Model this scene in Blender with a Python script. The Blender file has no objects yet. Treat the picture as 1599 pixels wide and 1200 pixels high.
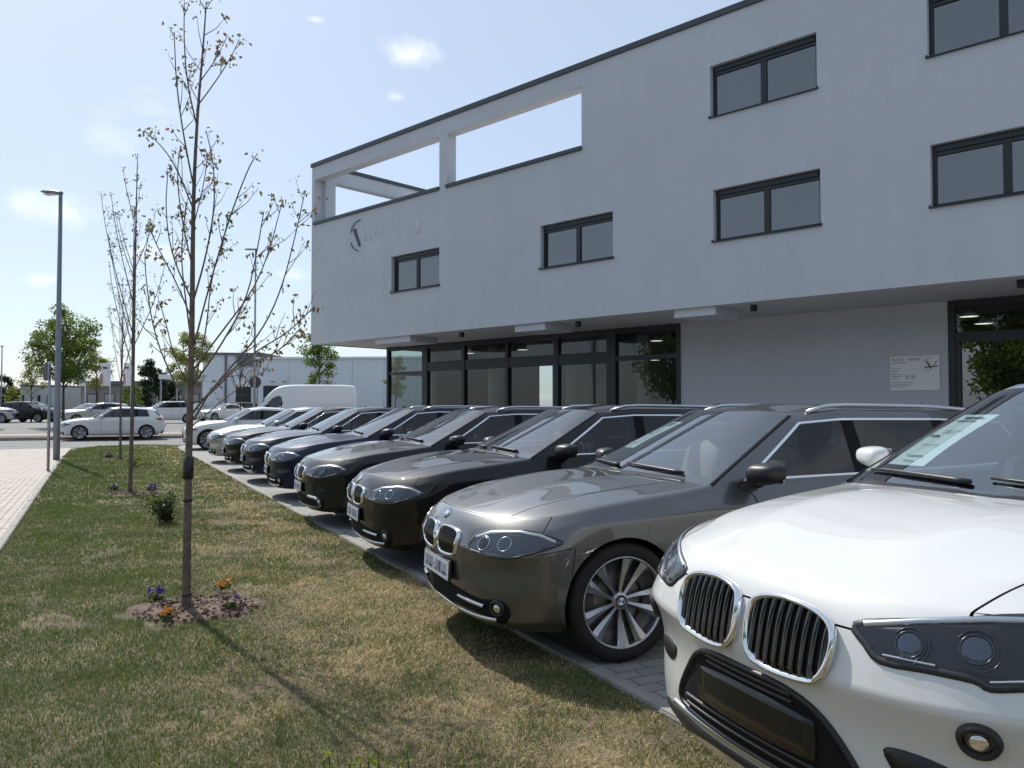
import bpy, bmesh, math, random
import numpy as np
from mathutils import Vector, Matrix
from mathutils.bvhtree import BVHTree

R = math.radians
random.seed(7)
rng = np.random.default_rng(11)
scene = bpy.context.scene
COL = scene.collection

# ------------------------------------------------------------------ camera
CAM_H = 1.45
FPX = 1250.0
PITCH = math.atan(36.0 / FPX)
cam_data = bpy.data.cameras.new("camera")
cam_data.sensor_width = 36.0
cam_data.lens = 36.0 * FPX / 1599.0
cam_data.clip_start = 0.05
cam_data.clip_end = 3000
cam = bpy.data.objects.new("camera", cam_data)
COL.objects.link(cam)
cam.location = (0, 0, CAM_H)
cam.rotation_euler = (R(90) + PITCH, 0, 0)
scene.camera = cam

# ------------------------------------------------------------------ light
SUN_EL = R(47)
SUN_AZ = R(36.6)            # degrees left of the view direction (+Y)
sun_dir = Vector((-math.sin(SUN_AZ) * math.cos(SUN_EL), math.cos(SUN_AZ) * math.cos(SUN_EL), math.sin(SUN_EL)))
world = bpy.data.worlds.new("World")
scene.world = world
world.use_nodes = True
wn, wl = world.node_tree.nodes, world.node_tree.links
wn.clear()
w_out = wn.new("ShaderNodeOutputWorld")
w_bg = wn.new("ShaderNodeBackground")
w_bg.inputs["Strength"].default_value = 0.107
sky = wn.new("ShaderNodeTexSky")
sky.sky_type = 'NISHITA'
sky.sun_disc = False
sky.sun_elevation = SUN_EL
sky.sun_rotation = -SUN_AZ
sky.air_density = 1.0
sky.dust_density = 0.9
sky.ozone_density = 2.0
# fair-weather clouds: soft noise on the sky dome, thin and low
geo = wn.new("ShaderNodeTexCoord")
sep = wn.new("ShaderNodeSeparateXYZ")
wl.new(geo.outputs["Generated"], sep.inputs[0])
mx = wn.new("ShaderNodeMath"); mx.operation = 'ADD'; mx.inputs[1].default_value = 0.16; mx.use_clamp = False
wl.new(sep.outputs["Z"], mx.inputs[0])
dx = wn.new("ShaderNodeMath"); dx.operation = 'DIVIDE'
dy = wn.new("ShaderNodeMath"); dy.operation = 'DIVIDE'
wl.new(sep.outputs["X"], dx.inputs[0]); wl.new(mx.outputs[0], dx.inputs[1])
wl.new(sep.outputs["Y"], dy.inputs[0]); wl.new(mx.outputs[0], dy.inputs[1])
cmb = wn.new("ShaderNodeCombineXYZ")
wl.new(dx.outputs[0], cmb.inputs[0]); wl.new(dy.outputs[0], cmb.inputs[1])
nz = wn.new("ShaderNodeTexNoise")
nz.inputs["Scale"].default_value = 1.35
nz.inputs["Detail"].default_value = 7
nz.inputs["Roughness"].default_value = 0.55
wl.new(cmb.outputs[0], nz.inputs["Vector"])
rmp = wn.new("ShaderNodeValToRGB")
rmp.color_ramp.elements[0].position = 0.60; rmp.color_ramp.elements[0].color = (0, 0, 0, 1)
rmp.color_ramp.elements[1].position = 0.80; rmp.color_ramp.elements[1].color = (0.8, 0.8, 0.8, 1)
wl.new(nz.outputs["Fac"], rmp.inputs[0])
cmix = wn.new("ShaderNodeMixRGB")
cmix.inputs[2].default_value = (11.5, 11.5, 11.4, 1)
# single fair-weather clouds: (direction, angular size, flatness, weight)
def sky_dir(px, py):
    u, v = (px - 799.5) / FPX, (600 - py) / FPX
    d = Vector((u, math.cos(PITCH) - math.sin(PITCH) * v, math.sin(PITCH) + math.cos(PITCH) * v))
    return d.normalized()
puff = wn.new("ShaderNodeTexNoise"); puff.inputs["Scale"].default_value = 20; puff.inputs["Detail"].default_value = 8; puff.inputs["Roughness"].default_value = 0.62
wl.new(geo.outputs["Generated"], puff.inputs["Vector"])
total = rmp.outputs[0]
for (cx_, cy_, rad, flat_, wt) in ((648, 88, .085, 1.9, .9), (618, 152, .045, 2.0, .8), (90, 330, .120, 2.0, .8), (60, 437, .065, 2.6, .7), (450, 428, .060, 2.2, .6), (492, 30, .025, 2.6, .5), (-300, 250, .12, 2.2, .8), (1300, -500, .16, 2.2, .9)):
    d = sky_dir(cx_, cy_)
    vm = wn.new("ShaderNodeVectorMath"); vm.operation = 'SUBTRACT'; vm.inputs[1].default_value = d
    wl.new(geo.outputs["Generated"], vm.inputs[0])
    vs_ = wn.new("ShaderNodeVectorMath"); vs_.operation = 'MULTIPLY'; vs_.inputs[1].default_value = (1, 1, flat_)
    wl.new(vm.outputs[0], vs_.inputs[0])
    ln = wn.new("ShaderNodeVectorMath"); ln.operation = 'LENGTH'; wl.new(vs_.outputs[0], ln.inputs[0])
    mr = wn.new("ShaderNodeMapRange"); mr.inputs[1].default_value = 0; mr.inputs[2].default_value = rad; mr.inputs[3].default_value = .42; mr.inputs[4].default_value = -.42
    wl.new(ln.outputs["Value"], mr.inputs[0])
    ad = wn.new("ShaderNodeMath"); ad.operation = 'ADD'; wl.new(mr.outputs[0], ad.inputs[0]); wl.new(puff.outputs["Fac"], ad.inputs[1])
    m2 = wn.new("ShaderNodeMapRange"); m2.inputs[1].default_value = .52; m2.inputs[2].default_value = 1.12; m2.inputs[3].default_value = 0; m2.inputs[4].default_value = wt
    m2.interpolation_type = 'SMOOTHSTEP'
    wl.new(ad.outputs[0], m2.inputs[0])
    mxm = wn.new("ShaderNodeMath"); mxm.operation = 'MAXIMUM'; wl.new(total, mxm.inputs[0]); wl.new(m2.outputs[0], mxm.inputs[1])
    total = mxm.outputs[0]
wl.new(total, cmix.inputs[0])
veil = wn.new("ShaderNodeMixRGB")               # thin high haze over the whole sky
veil.inputs[0].default_value = 0.44
veil.inputs[2].default_value = (8.0, 9.5, 11.4, 1)
wl.new(sky.outputs[0], veil.inputs[1])
wl.new(veil.outputs[0], cmix.inputs[1])
wl.new(cmix.outputs[0], w_bg.inputs["Color"])
wl.new(w_bg.outputs[0], w_out.inputs["Surface"])

sun_data = bpy.data.lights.new("sun", 'SUN')
sun_data.energy = 5.0
sun_data.angle = R(0.53)
sun_data.color = (1.0, 0.955, 0.88)
sun = bpy.data.objects.new("sun", sun_data)
COL.objects.link(sun)
sun.rotation_euler = (-sun_dir).to_track_quat('-Z', 'Y').to_euler()

scene.view_settings.view_transform = 'Standard'
scene.view_settings.look = 'None'
scene.view_settings.gamma = 1.0
scene.view_settings.exposure = 0.0
scene.view_settings.use_curve_mapping = False
scene.cycles.max_bounces = 8
scene.cycles.transparent_max_bounces = 16
scene.cycles.caustics_reflective = False
scene.cycles.caustics_refractive = False
scene.cycles.use_denoising = True

# ------------------------------------------------------------------ helpers
cp, sp = math.cos(PITCH), math.sin(PITCH)
def ray(px, py):
    """direction of a photograph pixel, world space, forward component 1 before pitch"""
    u = (px - 799.5) / FPX
    v = (600 - py) / FPX
    return Vector((u, cp - sp * v, sp + cp * v))
def on_ground(px, py, z=0.0):
    d = ray(px, py)
    t = (z - CAM_H) / d.z
    return Vector((0, 0, CAM_H)) + d * t
def at_depth(px, py, depth):
    d = ray(px, py)
    return Vector((0, 0, CAM_H)) + d * (depth / d.y)

def tag(o, label=None, cat=None, group=None, kind=None):
    if label: o["label"] = label
    if cat: o["category"] = cat
    if group: o["group"] = group
    if kind: o["kind"] = kind
    return o
def empty(name, loc=(0, 0, 0), rz=0.0):
    o = bpy.data.objects.new(name, None)
    o.empty_display_size = 0.2
    o.location = loc
    o.rotation_euler = (0, 0, rz)
    COL.objects.link(o)
    return o
def obj(name, mesh, material=None, parent=None, smooth=False):
    if isinstance(mesh, bmesh.types.BMesh):
        me = bpy.data.meshes.new(name)
        mesh.normal_update()
        mesh.to_mesh(me); mesh.free()
        mesh = me
    if smooth:
        mesh.shade_smooth()
    o = bpy.data.objects.new(name, mesh)
    COL.objects.link(o)
    if material is not None and len(mesh.materials) == 0:
        mesh.materials.append(material)
    if parent is not None:
        o.parent = parent
    return o
def link_copy(o, parent=None):
    c = o.copy(); COL.objects.link(c); c.parent = parent
    return c
def kids(o):
    return list(o.children)
def copy_tree(o, parent=None):
    c = link_copy(o, parent)
    for ch in kids(o):
        copy_tree(ch, c)
    return c
def rename_copyable(o, name):
    o.name = name

def pydata(name, v, f, material=None, parent=None, smooth=False):
    me = bpy.data.meshes.new(name)
    me.from_pydata([tuple(p) for p in v], [], f)
    me.update()
    return obj(name, me, material, parent, smooth)

def bm_box(bm, x0, x1, y0, y1, z0, z1, bevel=0.0):
    vs = [bm.verts.new(p) for p in ((x0, y0, z0), (x1, y0, z0), (x1, y1, z0), (x0, y1, z0),
                                    (x0, y0, z1), (x1, y0, z1), (x1, y1, z1), (x0, y1, z1))]
    fs = [bm.faces.new([vs[i] for i in q]) for q in
          ((3, 2, 1, 0), (4, 5, 6, 7), (0, 1, 5, 4), (1, 2, 6, 5), (2, 3, 7, 6), (3, 0, 4, 7))]
    if bevel > 0:
        es = {e for f in fs for e in f.edges}
        bmesh.ops.bevel(bm, geom=list(es), offset=bevel, segments=2, profile=0.5, affect='EDGES')
    return bm
def box(name, x0, x1, y0, y1, z0, z1, material, parent=None, bevel=0.0):
    bm = bmesh.new()
    bm_box(bm, x0, x1, y0, y1, z0, z1, bevel)
    return obj(name, bm, material, parent)
def bm_tube(bm, pts, radii, seg=8, cap=True):
    pts = [Vector(p) for p in pts]
    rings = []
    ref = None
    for i, p in enumerate(pts):
        d = (pts[min(i + 1, len(pts) - 1)] - pts[max(i - 1, 0)])
        if d.length < 1e-9: d = Vector((0, 0, 1))
        d.normalize()
        if ref is None:
            ref = Vector((0, 0, 1)) if abs(d.z) < 0.9 else Vector((1, 0, 0))
        a = d.cross(ref)
        if a.length < 1e-6:
            a = d.cross(Vector((0, 1, 0)))
        a.normalize()
        b = d.cross(a).normalized()
        r = radii[i] if hasattr(radii, '__len__') else radii
        rings.append([bm.verts.new(p + a * (r * math.cos(2 * math.pi * k / seg)) + b * (r * math.sin(2 * math.pi * k / seg))) for k in range(seg)])
    for i in range(len(rings) - 1):
        for k in range(seg):
            k2 = (k + 1) % seg
            bm.faces.new((rings[i][k], rings[i][k2], rings[i + 1][k2], rings[i + 1][k]))
    if cap:
        bm.faces.new(rings[0][::-1])
        bm.faces.new(rings[-1])
    return bm
def tube(name, pts, radii, material, parent=None, seg=8):
    bm = bmesh.new()
    bm_tube(bm, pts, radii, seg)
    bmesh.ops.recalc_face_normals(bm, faces=bm.faces)
    return obj(name, bm, material, parent, smooth=True)
def bm_lathe(bm, prof, seg=32, axis='Y', close=False):
    """prof: list of (radius, height along axis)"""
    rings = []
    for r, h in prof:
        ring = []
        for k in range(seg):
            a = 2 * math.pi * k / seg
            c, s = r * math.cos(a), r * math.sin(a)
            ring.append(bm.verts.new((c, h, s) if axis == 'Y' else (c, s, h)))
        rings.append(ring)
    n = len(rings)
    for i in range(n - 1 + (1 if close else 0)):
        A, B = rings[i], rings[(i + 1) % n]
        for k in range(seg):
            k2 = (k + 1) % seg
            bm.faces.new((A[k], A[k2], B[k2], B[k]))
    bmesh.ops.recalc_face_normals(bm, faces=bm.faces)
    return bm

# ------------------------------------------------------------------ materials
def principled(name, color=(0.5, 0.5, 0.5), rough=0.5, metal=0.0, coat=0.0, spec=0.5, noise=None, bump=None,
               emission=None, coat_rough=0.03):
    """noise: (scale, second colour, low, high)   bump: (scale, strength, distance)"""
    m = bpy.data.materials.new(name)
    m.use_nodes = True
    nt = m.node_tree
    b = nt.nodes["Principled BSDF"]
    b.inputs["Base Color"].default_value = (*color, 1)
    b.inputs["Roughness"].default_value = rough
    b.inputs["Metallic"].default_value = metal
    b.inputs["Specular IOR Level"].default_value = spec
    b.inputs["Coat Weight"].default_value = coat
    b.inputs["Coat Roughness"].default_value = coat_rough
    if emission:
        b.inputs["Emission Color"].default_value = (*emission[0], 1)
        b.inputs["Emission Strength"].default_value = emission[1]
    if noise or bump:
        tc = nt.nodes.new("ShaderNodeTexCoord")
    if noise:
        n = nt.nodes.new("ShaderNodeTexNoise")
        n.inputs["Scale"].default_value = noise[0]
        n.inputs["Detail"].default_value = 6
        n.inputs["Roughness"].default_value = 0.6
        nt.links.new(tc.outputs["Object"], n.inputs["Vector"])
        r = nt.nodes.new("ShaderNodeValToRGB")
        r.color_ramp.elements[0].position = noise[2]; r.color_ramp.elements[0].color = (*color, 1)
        r.color_ramp.elements[1].position = noise[3]; r.color_ramp.elements[1].color = (*noise[1], 1)
        nt.links.new(n.outputs["Fac"], r.inputs[0])
        nt.links.new(r.outputs[0], b.inputs["Base Color"])
    if bump:
        n2 = nt.nodes.new("ShaderNodeTexNoise")
        n2.inputs["Scale"].default_value = bump[0]
        n2.inputs["Detail"].default_value = 4
        nt.links.new(tc.outputs["Object"], n2.inputs["Vector"])
        bp = nt.nodes.new("ShaderNodeBump")
        bp.inputs["Strength"].default_value = bump[1]
        bp.inputs["Distance"].default_value = bump[2]
        nt.links.new(n2.outputs["Fac"], bp.inputs["Height"])
        nt.links.new(bp.outputs[0], b.inputs["Normal"])
    return m

def glass_material(name, tint=(0.75, 0.85, 0.82), dark=0.55, refl=1.0, ior=1.65):
    """thin sheet glass: tinted see-through with fresnel reflection"""
    m = bpy.data.materials.new(name)
    m.use_nodes = True
    nt = m.node_tree
    nt.nodes.clear()
    out = nt.nodes.new("ShaderNodeOutputMaterial")
    mix = nt.nodes.new("ShaderNodeMixShader")
    tr = nt.nodes.new("ShaderNodeBsdfTransparent")
    tr.inputs[0].default_value = (tint[0] * dark, tint[1] * dark, tint[2] * dark, 1)
    gl = nt.nodes.new("ShaderNodeBsdfGlossy")
    gl.inputs["Roughness"].default_value = 0.0
    gl.inputs["Color"].default_value = (refl, refl, refl, 1)
    f0 = ((ior - 1) / (ior + 1)) ** 2              # Schlick, the same from both sides of the thin sheet
    lw = nt.nodes.new("ShaderNodeLayerWeight"); lw.inputs["Blend"].default_value = 0.5
    pw = nt.nodes.new("ShaderNodeMath"); pw.operation = 'POWER'; pw.inputs[1].default_value = 5.0
    nt.links.new(lw.outputs["Facing"], pw.inputs[0])
    ma = nt.nodes.new("ShaderNodeMath"); ma.operation = 'MULTIPLY_ADD'; ma.inputs[1].default_value = 1 - f0; ma.inputs[2].default_value = f0
    nt.links.new(pw.outputs[0], ma.inputs[0])
    nt.links.new(ma.outputs[0], mix.inputs[0])
    nt.links.new(tr.outputs[0], mix.inputs[1])
    nt.links.new(gl.outputs[0], mix.inputs[2])
    nt.links.new(mix.outputs[0], out.inputs[0])
    return m

def leaf_material(name, c1, c2, transl=0.45):
    m = bpy.data.materials.new(name)
    m.use_nodes = True
    nt = m.node_tree
    nt.nodes.clear()
    out = nt.nodes.new("ShaderNodeOutputMaterial")
    at = nt.nodes.new("ShaderNodeAttribute"); at.attribute_name = "shade"
    mixc = nt.nodes.new("ShaderNodeMixRGB")
    mixc.inputs[1].default_value = (*c1, 1); mixc.inputs[2].default_value = (*c2, 1)
    nt.links.new(at.outputs["Fac"], mixc.inputs[0])
    df = nt.nodes.new("ShaderNodeBsdfPrincipled")
    df.inputs["Roughness"].default_value = 0.55
    df.inputs["Specular IOR Level"].default_value = 0.3
    tl = nt.nodes.new("ShaderNodeBsdfTranslucent")
    mx2 = nt.nodes.new("ShaderNodeMixShader"); mx2.inputs[0].default_value = transl
    nt.links.new(mixc.outputs[0], df.inputs["Base Color"])
    nt.links.new(mixc.outputs[0], tl.inputs["Color"])
    nt.links.new(df.outputs[0], mx2.inputs[1]); nt.links.new(tl.outputs[0], mx2.inputs[2])
    nt.links.new(mx2.outputs[0], out.inputs[0])
    return m

M = {}
M['plaster'] = principled('white_render', (0.575, 0.595, 0.635), 0.9, noise=(0.45, (0.525, 0.545, 0.58), 0.30, 0.75), bump=(70, 0.8, 0.012))
def streaks(m, amount=0.03):
    """faint vertical rain streaks and patching in a rendered wall"""
    nt = m.node_tree; b = nt.nodes["Principled BSDF"]
    tc = nt.nodes.new("ShaderNodeTexCoord"); mp = nt.nodes.new("ShaderNodeMapping"); mp.inputs["Scale"].default_value = (2.6, 2.6, 0.16)
    nt.links.new(tc.outputs["Object"], mp.inputs[0])
    n = nt.nodes.new("ShaderNodeTexNoise"); n.inputs["Scale"].default_value = 1.0; n.inputs["Detail"].default_value = 7
    nt.links.new(mp.outputs[0], n.inputs["Vector"])
    n2 = nt.nodes.new("ShaderNodeTexNoise"); n2.inputs["Scale"].default_value = 38; n2.inputs["Detail"].default_value = 3
    nt.links.new(tc.outputs["Object"], n2.inputs["Vector"])
    r1 = nt.nodes.new("ShaderNodeMapRange"); r1.inputs[1].default_value = .35; r1.inputs[2].default_value = .7; r1.inputs[3].default_value = 1.0; r1.inputs[4].default_value = 1.0 - amount
    nt.links.new(n.outputs["Fac"], r1.inputs[0])
    r2 = nt.nodes.new("ShaderNodeMapRange"); r2.inputs[1].default_value = .3; r2.inputs[2].default_value = .7; r2.inputs[3].default_value = 0.90; r2.inputs[4].default_value = 1.06
    nt.links.new(n2.outputs["Fac"], r2.inputs[0])
    mu = nt.nodes.new("ShaderNodeMath"); mu.operation = 'MULTIPLY'; nt.links.new(r1.outputs[0], mu.inputs[0]); nt.links.new(r2.outputs[0], mu.inputs[1])
    src = b.inputs["Base Color"].links[0].from_socket
    mx_ = nt.nodes.new("ShaderNodeVectorMath"); mx_.operation = 'SCALE'
    nt.links.new(src, mx_.inputs[0]); nt.links.new(mu.outputs[0], mx_.inputs["Scale"])
    nt.links.new(mx_.outputs[0], b.inputs["Base Color"])
streaks(M['plaster'])
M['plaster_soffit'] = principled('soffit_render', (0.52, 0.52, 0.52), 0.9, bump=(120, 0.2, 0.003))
M['anthracite'] = principled('anthracite_metal', (0.022, 0.026, 0.030), 0.38, spec=0.4)
M['coping'] = principled('coping_metal', (0.045, 0.058, 0.062), 0.45)
M['window_glass'] = glass_material('window_glass', (0.55, 0.62, 0.70), 0.30, ior=2.5)
M['shop_glass'] = glass_material('shop_glass', (0.80, 0.90, 0.88), 0.72)
M['room_dark'] = principled('room_interior', (0.30, 0.30, 0.30), 0.9)
M['concrete_col'] = principled('column_concrete', (0.42, 0.40, 0.37), 0.8, noise=(3, (0.36, 0.34, 0.31), 0.4, 0.7))
M['asphalt'] = principled('road_asphalt', (0.16, 0.155, 0.15), 0.9, noise=(1.5, (0.21, 0.205, 0.20), 0.35, 0.7), bump=(90, 0.3, 0.006))
M['white_paint'] = principled('white_painted_metal', (0.78, 0.78, 0.77), 0.45)
M['galv'] = principled('galvanised_steel', (0.33, 0.35, 0.37), 0.5, metal=0.6, noise=(14, (0.25, 0.27, 0.29), 0.4, 0.65))
M['lamp_post'] = principled('grey_painted_post', (0.21, 0.225, 0.25), 0.5, noise=(4, (0.17, 0.185, 0.21), 0.4, 0.7))
M['sign_back'] = principled('sign_back_grey', (0.06, 0.065, 0.07), 0.6)
M['black_plastic'] = principled('black_plastic', (0.012, 0.012, 0.013), 0.45)
M['rubber'] = principled('tyre_rubber', (0.006, 0.006, 0.006), 0.8, noise=(30, (0.011, 0.0105, 0.010), 0.4, 0.7))
M['soil'] = principled('planting_soil', (0.095, 0.062, 0.045), 0.95, noise=(9, (0.19, 0.135, 0.10), 0.35, 0.7), bump=(30, 0.9, 0.03))
M['bark'] = principled('young_bark', (0.105, 0.078, 0.060), 0.85, noise=(26, (0.19, 0.15, 0.12), 0.4, 0.7), bump=(60, 0.6, 0.004))
M['bark_dark'] = principled('dark_bark', (0.055, 0.045, 0.038), 0.9, bump=(30, 0.6, 0.01))
# ------------------------------------------------------------------ ground, lawn, paving, road
def flat(name, pts, z, material, kind='structure', label=None):
    bm = bmesh.new()
    f = bm.faces.new([bm.verts.new((p[0], p[1], z)) for p in pts])
    if f.normal.z < 0: f.normal_flip()
    bmesh.ops.triangulate(bm, faces=bm.faces)
    o = obj(name, bm, material)
    bpy.context.view_layer.update()
    o["kind"] = kind
    if label: o["label"] = label
    return o

def ground_material():
    m = principled('ground_mixed', (0.17, 0.165, 0.155), 0.95, noise=(0.25, (0.23, 0.22, 0.20), 0.35, 0.7), bump=(25, 0.3, 0.01))
    return m
M['ground'] = ground_material()
M['lawn_soil'] = principled('lawn_soil', (0.085, 0.07, 0.04), 0.95, noise=(1.7, (0.18, 0.14, 0.08), 0.4, 0.62), bump=(45, 0.8, 0.02))
M['paver'] = principled('sidewalk_paver', (0.46, 0.41, 0.365), 0.85, noise=(7, (0.38, 0.335, 0.295), 0.35, 0.75), bump=(60, 0.3, 0.004))
M['paver_b'] = principled('sidewalk_paver_warm', (0.50, 0.43, 0.37), 0.85, noise=(7, (0.42, 0.36, 0.31), 0.35, 0.75), bump=(60, 0.3, 0.004))
M['joint'] = principled('paver_joint', (0.34, 0.305, 0.26), 0.95)
M['kerb'] = principled('kerb_concrete', (0.31, 0.295, 0.27), 0.85, noise=(5, (0.24, 0.225, 0.205), 0.35, 0.7), bump=(50, 0.3, 0.004))

def forecourt_material():
    m = principled('forecourt_paving', (0.22, 0.215, 0.21), 0.85)
    nt = m.node_tree; b = nt.nodes["Principled BSDF"]
    tc = nt.nodes.new("ShaderNodeTexCoord")
    mp = nt.nodes.new("ShaderNodeMapping"); mp.inputs["Rotation"].default_value = (0, 0, R(-27))
    nt.links.new(tc.outputs["Object"], mp.inputs[0])
    br = nt.nodes.new("ShaderNodeTexBrick")
    br.inputs["Scale"].default_value = 1.0
    br.inputs["Brick Width"].default_value = 0.21; br.inputs["Row Height"].default_value = 0.105
    br.inputs["Mortar Size"].default_value = 0.006
    br.inputs["Color1"].default_value = (0.30, 0.29, 0.275, 1)
    br.inputs["Color2"].default_value = (0.25, 0.245, 0.235, 1)
    br.inputs["Mortar"].default_value = (0.13, 0.125, 0.115, 1)
    nt.links.new(mp.outputs[0], br.inputs["Vector"])
    nz = nt.nodes.new("ShaderNodeTexNoise"); nz.inputs["Scale"].default_value = 0.9; nz.inputs["Detail"].default_value = 5
    nt.links.new(tc.outputs["Object"], nz.inputs["Vector"])
    mu = nt.nodes.new("ShaderNodeMixRGB"); mu.blend_type = 'MULTIPLY'; mu.inputs[0].default_value = 0.5
    nt.links.new(br.outputs["Color"], mu.inputs[1]); nt.links.new(nz.outputs["Fac"], mu.inputs[2])
    sc = nt.nodes.new("ShaderNodeMixRGB"); sc.blend_type = 'MULTIPLY'; sc.inputs[0].default_value = 1; sc.inputs[2].default_value = (1.35, 1.35, 1.35, 1)
    nt.links.new(mu.outputs[0], sc.inputs[1])
    nt.links.new(sc.outputs[0], b.inputs["Base Color"])
    bp = nt.nodes.new("ShaderNodeBump"); bp.inputs["Strength"].default_value = 0.5; bp.inputs["Distance"].default_value = 0.004; bp.invert = True
    nt.links.new(br.outputs["Fac"], bp.inputs["Height"]); nt.links.new(bp.outputs[0], b.inputs["Normal"])
    return m
M['forecourt'] = forecourt_material()

flat('ground', [(-900, -300), (900, -300), (900, 1500), (-900, 1500)], -0.06, M['ground'])

# lawn outline: right edge (towards the cars), rounded far end, left edge (towards the sidewalk)
EDGE_R = lambda t: Vector((2.68, 0.0)).lerp(Vector((-11.9, 28.5)), t)         # t in 0..1
EDGE_L = lambda t: Vector((-0.94, 0.0)).lerp(Vector((-13.2, 23.6)), t)
row_dir = (EDGE_R(1) - EDGE_R(0)).normalized()
row_nrm = Vector((row_dir.y, -row_dir.x))                                       # towards the cars
lawn_pts = [EDGE_R(-0.35), EDGE_R(1)]
far_c = [(-12.35, 29.9), (-13.4, 30.9), (-14.6, 31.0), (-15.3, 30.0), (-15.35, 28.6), (-14.9, 27.0)]
lawn_pts += [Vector(p) for p in far_c] + [EDGE_L(1), EDGE_L(-0.35)]
lawn = flat('lawn', lawn_pts, -0.012, M['lawn_soil'])

def in_poly(px, py, poly):
    inside = np.zeros(px.shape, bool)
    n = len(poly)
    for i in range(n):
        x0, y0 = poly[i][0], poly[i][1]; x1, y1 = poly[(i + 1) % n][0], poly[(i + 1) % n][1]
        c = ((y0 > py) != (y1 > py)) & (px < (x1 - x0) * (py - y0) / (y1 - y0 + 1e-12) + x0)
        inside ^= c
    return inside

# forecourt under the cars, sidewalk, crossing road
fc0, fc1 = EDGE_R(-0.35), EDGE_R(1)
flat('forecourt', [fc0, fc0 + row_nrm * 45, fc1 + row_nrm * 45 + row_dir * 2, fc1 + row_dir * 2.0], -0.004, M['forecourt'])
sl0, sl1 = EDGE_L(-0.35), EDGE_L(1.0)
sidewalk = flat('sidewalk', [sl0, sl1, Vector((-14.9, 27.0)), Vector((-15.35, 28.6)), Vector((-17.6, 27.8)), Vector((-19.5, 24.6)) , sl0 - row_nrm * 5.5], -0.03, M['joint'])
road_a = Vector((0.905, 0.425))
road_n = Vector((-0.425, 0.905))
rk0 = Vector((-22.9, 35.2))        # far kerb passes here
flat('road', [rk0 - road_a * 60, rk0 + road_a * 40, rk0 + road_a * 40 - road_n * 7.2, rk0 + road_a * 6 - road_n * 7.2, Vector((-17.6, 27.8)), Vector((-19.5, 24.6)), Vector((-9.0, 0)), Vector((-60, 0))], -0.045, M['asphalt'])

# sidewalk pavers: nearest 300 as single pieces, the rest joined
def paver_mesh(name, mat):
    bm = bmesh.new()
    bm_box(bm, -0.0985, 0.0985, -0.0485, 0.0485, -0.06, 0.0)
    top = [e for e in bm.edges if all(v.co.z > -0.001 for v in e.verts)]
    bmesh.ops.bevel(bm, geom=top, offset=0.005, segments=1, affect='EDGES')
    me = bpy.data.meshes.new(name); bm.to_mesh(me); bm.free()
    me.materials.append(mat)
    return me
pav = [paver_mesh('paver', M['paver']), paver_mesh('paver', M['paver_b'])]
ang = math.atan2(row_dir.y, row_dir.x)
cand = []
sw_poly = [sl0, sl1, Vector((-14.9, 27.0)), Vector((-15.35, 28.6)), Vector((-17.6, 27.8)), Vector((-19.5, 24.6)), sl0 - row_nrm * 5.5]
base2 = EDGE_L(0)
for i in range(28, 160):
    for j in range(0, 32):
        s_ = i * 0.2 + (0.1 if j % 2 else 0.0)
        p = base2 + row_dir * s_ - row_nrm * (0.165 + j * 0.1)
        vx = p.x / p.y
        if -0.66 < vx < -0.5:
            cand.append((p.length, p, i, j))
cx = np.array([c[1].x for c in cand]); cy = np.array([c[1].y for c in cand])
ok = in_poly(cx, cy, sw_poly)
cand = sorted([c for c, k in zip(cand, ok) if k], key=lambda c: c[0])
for n_, (d_, p, i, j) in enumerate(cand[:300]):
    o = obj('paver', pav[(i * 7 + j * 3) % 5 == 0], None, sidewalk)
    o.location = (p.x, p.y, random.uniform(-0.002, 0.002))
    o.rotation_euler = (random.uniform(-.006, .006), random.uniform(-.006, .006), ang)
bm = bmesh.new()
for (d_, p, i, j) in cand[300:]:
    c, s = math.cos(ang), math.sin(ang)
    q = [(-.0985, -.0485), (.0985, -.0485), (.0985, .0485), (-.0985, .0485)]
    z = random.uniform(-0.002, 0.002)
    top = [bm.verts.new((p.x + a * c - b * s, p.y + a * s + b * c, z)) for a, b in q]
    bot = [bm.verts.new((v.co.x, v.co.y, -0.04)) for v in top]
    bm.faces.new(top)
    for k in range(4):
        bm.faces.new((bot[k], bot[(k + 1) % 4], top[(k + 1) % 4], top[k]))
o = obj('far_pavers', bm, M['paver'], sidewalk); o["kind"] = "stuff"

# edging stones along both lawn edges
def edging(parent, fn, L, side, w, mat, name='kerb_stone'):
    bm = bmesh.new(); bm_box(bm, -0.495, 0.495, -w / 2, w / 2, -0.15, 0.0, 0.0)
    bmesh.ops.bevel(bm, geom=[e for e in bm.edges if all(v.co.z > -0.001 for v in e.verts)], offset=0.008, segments=2, affect='EDGES')
    me = bpy.data.meshes.new(name); bm.to_mesh(me); bm.free(); me.materials.append(mat)
    n = int(L)
    for k in range(n):
        p = fn((k + 0.5) / L) + row_nrm * side * (w / 2 + 0.004)
        o = obj(name, me, None, parent)
        o.location = (p.x, p.y, 0.012 + random.uniform(-.003, .003))
        o.rotation_euler = (0, 0, ang + random.uniform(-.003, .003))
LR = (EDGE_R(1) - EDGE_R(0)).length
LL = (EDGE_L(1) - EDGE_L(0)).length
edging(bpy.data.objects['forecourt'], EDGE_R, LR, +1, 0.10, M['kerb'])
edging(sidewalk, EDGE_L, LL, -1, 0.08, M['kerb'])

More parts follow.
